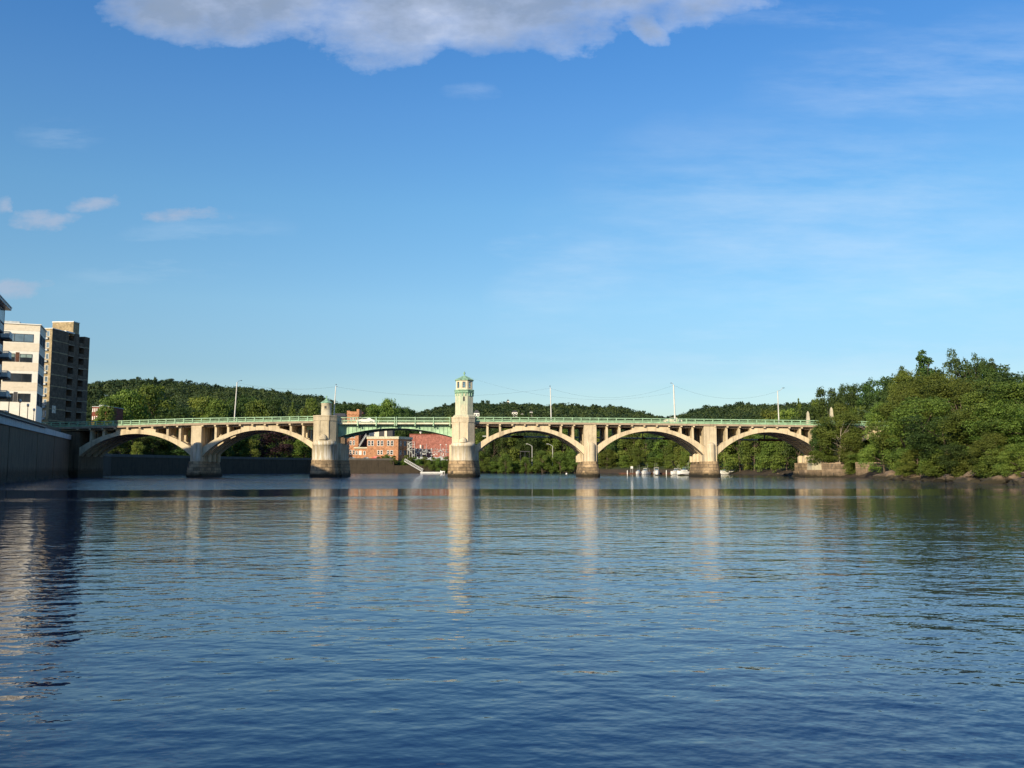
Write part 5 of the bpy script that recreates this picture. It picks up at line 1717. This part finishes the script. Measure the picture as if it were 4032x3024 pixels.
# wood on the flat ground behind the far bank and right bank
n1_ = 900
px2 = r.uniform(1600, 4300, n1_); Y2 = r.uniform(405, 440, n1_)
n2_ = 1500
px3 = r.uniform(3000, 4400, n2_); Y3 = r.uniform(215, 430, n2_)
px4 = r.uniform(-150, 3400, 2200); Y4 = np.interp(px4, RYX, RYY) + r.uniform(-70, 30, 2200); X4 = (px4 - 1956) / F * Y4
X2 = (px2 - 1956) / F * Y2; X3 = (px3 - 1956) / F * Y3
ok2 = (X2 > 8) | (Y2 > 445); ok3 = (X3 > 95)
X_ = np.concatenate([X_, X2[ok2], X3[ok3], X4]); Yf = np.concatenate([Yf, Y2[ok2], Y3[ok3], Y4])
Z_ = terrain_h(X_, Yf)
d_, _l = sdist(X_, Yf)
ok = d_ > 12
# clearings round the buildings and houses
for (cx_, cy_, rad) in [(-52, 420, 34), (-30, 440, 30), (-75, 440, 22), (-150, 345, 25)] + [(XA(h[0], h[4]), h[4] - 4, 13) for h in HOUSES]:
    ok &= np.hypot(X_ - cx_, Yf - cy_) > rad
# keep the view to the hill houses open
for h in HOUSES:
    if h[4] > 500:
        pxx = 1956 + F * X_ / Yf
        rowt = 1845 - (Z_ + 13 - 2) / Yf * F
        ok &= ~((np.abs(pxx - h[0]) < h[3] * .5 + 8) & (Yf < h[4] + 5) & (rowt < h[1] - 4))
X_, Yf, Z_ = X_[ok], Yf[ok], Z_[ok]
nt_ = len(X_)
AP, AN, AS, AT = [], [], [], []
for i in range(nt_):
    Y = Yf[i]
    near = Y < 445
    hgt = r.uniform(10, 15) if not near else r.uniform(11, 16)
    wd = r.uniform(3.6, 7.6); hgt *= .8 + .025 * wd
    cone = r.uniform() < .12
    if cone: wd *= .55; hgt *= 1.05
    nc = 170 if Y < 560 else (125 if Y < 800 else 110)
    s = max(.95, Y * .0019)
    d = r.normal(size=(nc, 3)); d /= np.linalg.norm(d, axis=1, keepdims=True); d[:, 2] = np.where(r.uniform(size=nc) < .8, np.abs(d[:, 2]), d[:, 2])
    ph = r.uniform(0, 6.28)
    wob = 1 + .15 * np.sin(d[:, 0] * 5 + ph) * np.sin(d[:, 1] * 5 + ph * 2) + .12 * np.sin(d[:, 2] * 9 + ph)
    if cone: wob = wob * (1.15 - .75 * np.clip(d[:, 2], 0, 1))
    P = d * wob[:, None] * np.array([wd, wd, hgt * (.42 if not cone else 1.0)]) * r.uniform(.86, 1.02, nc)[:, None] + np.array([X_[i], Y, Z_[i] + hgt * .55])
    AP.append(P); AN.append(d + r.normal(size=(nc, 3)) * .28); AS.append(np.full(nc, s)); AT.append(np.clip(r.normal(.42 if not cone else .15, .27) + .18 * math.sin(X_[i] * .03 + 2 * math.sin(Y * .02)), .0, 1) + r.normal(size=nc) * .07)
fm_ = cards_mesh('forest', np.concatenate(AP), np.concatenate(AN), np.concatenate(AS), np.concatenate(AT), M['leafhill'], 9, .9)
fo = bpy.data.objects.new('hillside_forest', fm_); COL.objects.link(fo)
tag(fo, 'dense green woodland covering the hills behind the bridge', 'woodland', kind='stuff')

# ------------------------------------------------------------------ rocks, boats, cars
def rock_mesh(seed):
    import bmesh
    rr = random.Random(seed)
    bm = bmesh.new(); bmesh.ops.create_icosphere(bm, subdivisions=2, radius=1)
    ks = [(Vector((rr.uniform(-1, 1), rr.uniform(-1, 1), rr.uniform(-1, 1))).normalized(), rr.uniform(.5, .95)) for _ in range(9)]
    for v in bm.verts:
        for n_, dd_ in ks:
            q = v.co.dot(n_)
            if q > dd_: v.co -= n_ * (q - dd_)
        v.co *= 1 + rr.uniform(-.05, .05)
    me = bpy.data.meshes.new('rock'); bm.to_mesh(me); bm.free(); me.materials.append(M['rock'])
    return me
RK = [rock_mesh(i) for i in range(5)]
rr = random.Random(77)
def rock(x, y, s, label, group):
    o = bpy.data.objects.new('shore_rock', RK[rr.randrange(5)]); COL.objects.link(o)
    z = max(-.1, th(x, y))
    o.location = (x, y, z + s * .1); o.rotation_euler = (rr.uniform(-.3, .3), rr.uniform(-.3, .3), rr.uniform(0, 6)); o.scale = (s * rr.uniform(.9, 1.7), s * rr.uniform(.8, 1.2), s * rr.uniform(.4, .7))
    tag(o, label, 'rock', group)
def edge_x(y): return float(np.interp(y, [p[1] for p in RE[::-1]], [p[0] for p in RE[::-1]]))
for i in range(110):
    y = rr.uniform(98, 172); x = edge_x(y) + rr.uniform(-.2, 5.0)
    rock(x, y, rr.choice((.35, .5, .7, .9, 1.4)) * rr.uniform(.8, 1.2), 'brown rock on the muddy shore under the big right bank trees', 'rocks on the right shore')
for i in range(50):
    y = rr.uniform(200, 262); x = edge_x(y) + rr.uniform(-1, 2.5) - (3.0 if y < 208 else 0)
    rock(x, y, rr.choice((.3, .45, .7)) * rr.uniform(.8, 1.3), 'brown rock at the foot of the last arch and the mud beyond it', 'rocks by the last arch')
for p_, Y, s in ((2588, 262, .5), (2684, 262, .75), (2705, 258, .45), (2640, 262, .3)):
    x = XA(p_, Y); o = bpy.data.objects.new('shore_rock', RK[2]); COL.objects.link(o); o.location = (x, Y, 0.0); o.scale = (s * 1.9, s, s * .45)
    tag(o, 'low dark rock breaking the water between the boats and the plain pier', 'rock', 'rocks in the water')

# motor boats
def make_boat(loc, rz, label, L=6.5, canopy=None, scale=1.0, first=None):
    t = root('motorboat', loc, label, 'boat', 'white motorboats moored at the far dock', rz)
    t['_local'] = 1
    t.scale = (scale,) * 3
    W = 1.25
    st_ = [(-.5, .92, 1.0), (-.25, 1.0, 1.0), (0, 1.0, 1.04), (.25, .82, 1.12), (.4, .5, 1.22), (.5, .04, 1.32)]
    vs = []
    for x, w, h_ in st_:
        vs += [(x * L, -w * W, h_), (x * L, -w * W * .86, .12), (x * L, 0, -.25), (x * L, w * W * .86, .12), (x * L, w * W, h_)]
    fs = []
    for i in range(len(st_) - 1):
        for k in range(4): fs.append((5 * i + k, 5 * i + k + 1, 5 * i + k + 6, 5 * i + k + 5))
        fs.append((5 * i + 4, 5 * i, 5 * i + 5, 5 * i + 9))
    fs.append((0, 4, 3, 2, 1)); n_ = 5 * (len(st_) - 1); fs.append((n_, n_ + 1, n_ + 2, n_ + 3, n_ + 4))
    mb = MB(); mb.add(vs, fs, False); mb.build('hull', M['white'], t)
    mb = MB()
    for s in (-1, 1):
        mb.path([(-.45 * L, s * 1.12, 1.0), (0, s * 1.2, 1.06), (.25 * L, s * .98, 1.16), (.48 * L, s * .1, 1.38)], .06, 5)
    mb.build('rub_rail', M['darkmetal'], t)
    mb = MB(); mb.prism([(-.1 * L, -.85), (.28 * L, -.5), (.28 * L, .5), (-.1 * L, .85)], 1.0, 1.55, [(-.1 * L, -.75), (.2 * L, -.4), (.2 * L, .4), (-.1 * L, .75)])
    cb = mb.build('cabin', M['white'], t)
    mb = MB(); mb.prism([(-.1 * L, -.8), (.1 * L, -.75), (.1 * L, .75), (-.1 * L, .8)], 1.55, 2.05, [(-.1 * L, -.7), (.03 * L, -.6), (.03 * L, .6), (-.1 * L, .7)])
    mb.build('windshield', M['skyglass'], cb)
    if canopy:
        mb = MB()
        mb.box(-.34 * L, .04 * L, -.85, .85, 2.45, 2.55)
        for x in (-.33 * L, .03 * L):
            for y in (-.8, .8): mb.tube((x, y, 1.1), (x, y, 2.45), .03, n=5)
        mb.build('canopy', M[canopy], t)
    mb = MB(); mb.tube((-.2 * L, .3, 1.0), (-.25 * L, .3, 4.6), .03, .015, 5); mb.tube((-.2 * L, -.5, 1.0), (-.26 * L, -.5, 4.2), .025, .012, 5); mb.build('antenna', M['whitemetal'], t)
    mb = MB()
    for s in (-.5, .5): mb.path([(.12 * L, s * 1.6, 1.1), (.14 * L, s * 1.6, 1.6), (.44 * L, s * .5, 1.85)], .03, 5)
    mb.build('bow_rail', M['whitemetal'], t)
    return t
BT = [(2512, 322, 250, 'small white motorboat moored furthest left at the dock, nearest the white sign', None, .85),
      (2540, 320, 235, 'white motorboat with two tall rod like antennas, second from the sign', 'white', .95),
      (2584, 318, 265, 'white cabin motorboat with a wide windscreen, moored alone in the middle of the dock', 'white', 1.05),
      (2660, 318, 215, 'white motorboat with a light canopy, left neighbour of the green covered one', 'white', .95),
      (2694, 316, 205, 'largest white motorboat with a green cover, beside the plain pier', 'girder', 1.15),
      (2846, 312, 200, 'low white motorboat showing just right of the plain pier', None, .95),
      (2879, 314, 190, 'small white motorboat moored at the mud right of the plain pier', None, .8)]
for p_, Y, rz, lb_, cn, s in BT: make_boat((XA(p_, Y), Y, 0), R(rz), lb_, canopy=cn, scale=s * .87)
dk_ = root('marina_dock', (XA(2590, 324), 324, 0), 'low brown floating dock behind the moored motorboats', 'dock')
mb = MB(); mb.box(XA(2436, 324), XA(2735, 324), 323, 325, -.2, .5); mb.build('deck', M['rust'], dk_)
mb = MB()
for i in range(10): x = XA(2445 + i * 31, 324); mb.box(x - .6, x + .6, 320.5, 323, -.2, .42)
mb.build('finger_piers', M['rust'], dk_)
for i, p_ in enumerate((2469, 2530, 2622, 2716)):
    mb = MB(); x = XA(p_, 323); mb.tube((x, 322.9, -1), (x, 322.9, 1.25), .17, .17, 8); mb.lathe(x, 322.9, [(.19, 1.2), (0.0, 1.5)], 8)
    mb.build('piling', M['white'], dk_)
sg = root('dock_sign', (XA(2486, 322), 322, .4), 'small plain white sign board on two posts beside the leftmost boat', 'sign')
mb = MB(); mb.box(XA(2482, 322), XA(2491, 322), 321.9, 322.0, ZA(1845, 322), ZA(1836, 322)); mb.build('board', M['white'], sg)
mb = MB()
for p_ in (2483, 2490): mb.tube((XA(p_, 322), 322, .3), (XA(p_, 322), 322, ZA(1837, 322)), .05, n=5)
mb.build('posts', M['whitemetal'], sg)
bu = root('buoy', (XA(2230, 330), 330, 0), 'tiny white float on the water under the arch left of the plain pier', 'buoy')
mb = MB(); mb.lathe(XA(2230, 330), 330, [(0, -.3), (.3, -.1), (.34, .1), (.2, .35), (0, .42)], 12); mb.build('float', M['white'], bu)


def make_car(loc, rz, mat, label, group=None, scale=1.0):
    t = root('parked_car', loc, label, 'car', group, rz); t['_local'] = 1
    t.scale = (scale,) * 3
    L, W = 4.4, .88
    prof = [(-2.2, .35), (-2.2, .85), (-1.9, .95), (-1.2, 1.0), (-.55, 1.42), (.75, 1.45), (1.55, .98), (2.15, .85), (2.2, .35)]
    mb = MB(); n = len(prof)
    ins = lambda z: W if z < 1.0 else W * .84
    mb.add([(x, -ins(z), z) for x, z in prof] + [(x, ins(z), z) for x, z in prof], [tuple(range(n)), tuple(range(2 * n - 1, n - 1, -1))] + [(i + n, i + 1 + n, i + 1, i) for i in range(n - 1)] + [(0, n - 1, 2 * n - 1, n)])
    mb.build('body', M[mat], t)
    mb = MB()
    for s in (-1, 1): mb.add([(-1.0, s * W * .9, 1.04), (1.3, s * W * .9, 1.04), (.7, s * W * .86, 1.38), (-.55, s * W * .86, 1.36)], [(0, 1, 2, 3)] if s < 0 else [(3, 2, 1, 0)])
    mb.build('side_windows', M['glass'], t)
    for x in (-1.35, 1.35):
        for s in (-1, 1):
            mb = MB(); mb.tube((x, s * .7, .33), (x, s * .92, .33), .33, .33, 16); w_ = mb.build('wheel', M['roof'], t)
            mb = MB(); mb.tube((x, s * .921, .33), (x, s * .94, .33), .19, .19, 12); mb.build('rim', M['steel'], w_)
    for s in (-.6, .6):
        mb = MB(); mb.box(2.16, 2.23, s - .16, s + .16, .62, .76); mb.build('headlight', M['lampglass'], t)
    return t
M['redpaint'] = plain('red_paint', (.45, .04, .035), .35)
M['greypaint'] = plain('grey_paint', (.32, .34, .36), .35)
M['creampaint'] = plain('cream_car_paint', (.62, .56, .42), .35)
make_car((XA(1387, 399), 399, 5.62), .15, 'greypaint', 'grey car parked on the river wall nearest to the turret pier', 'cars parked by the brick buildings')
make_car((XA(1441, 399), 399, 5.62), .05, 'greypaint', 'silver grey car parked below the entrance building with the cream roof edge', 'cars parked by the brick buildings')
make_car((XA(1486, 398), 398, 5.9), 2.9, 'redpaint', 'red car parked before the orange brick building', 'cars parked by the brick buildings', 1.1)
make_car((XA(1530, 400), 400, 6.1), .1, 'white', 'white car parked at the right end of the orange brick building', 'cars parked by the brick buildings')
zc_ = zb(XA(2650, 213)) + .42
make_car((XA(2650, 213), 213, zc_ + .25), 0, 'creampaint', 'cream car on the bridge deck beside the thickest white pole')['category'] = 'car'
make_car((XA(1440, 214), 214, ZA(1664, 208.4)), 0, 'white', 'white car crossing the steel span in front of the battlement building')

sc.view_settings.exposure = 0.35
for o in list(bpy.data.objects):
    if '_local' in o: del o['_local']
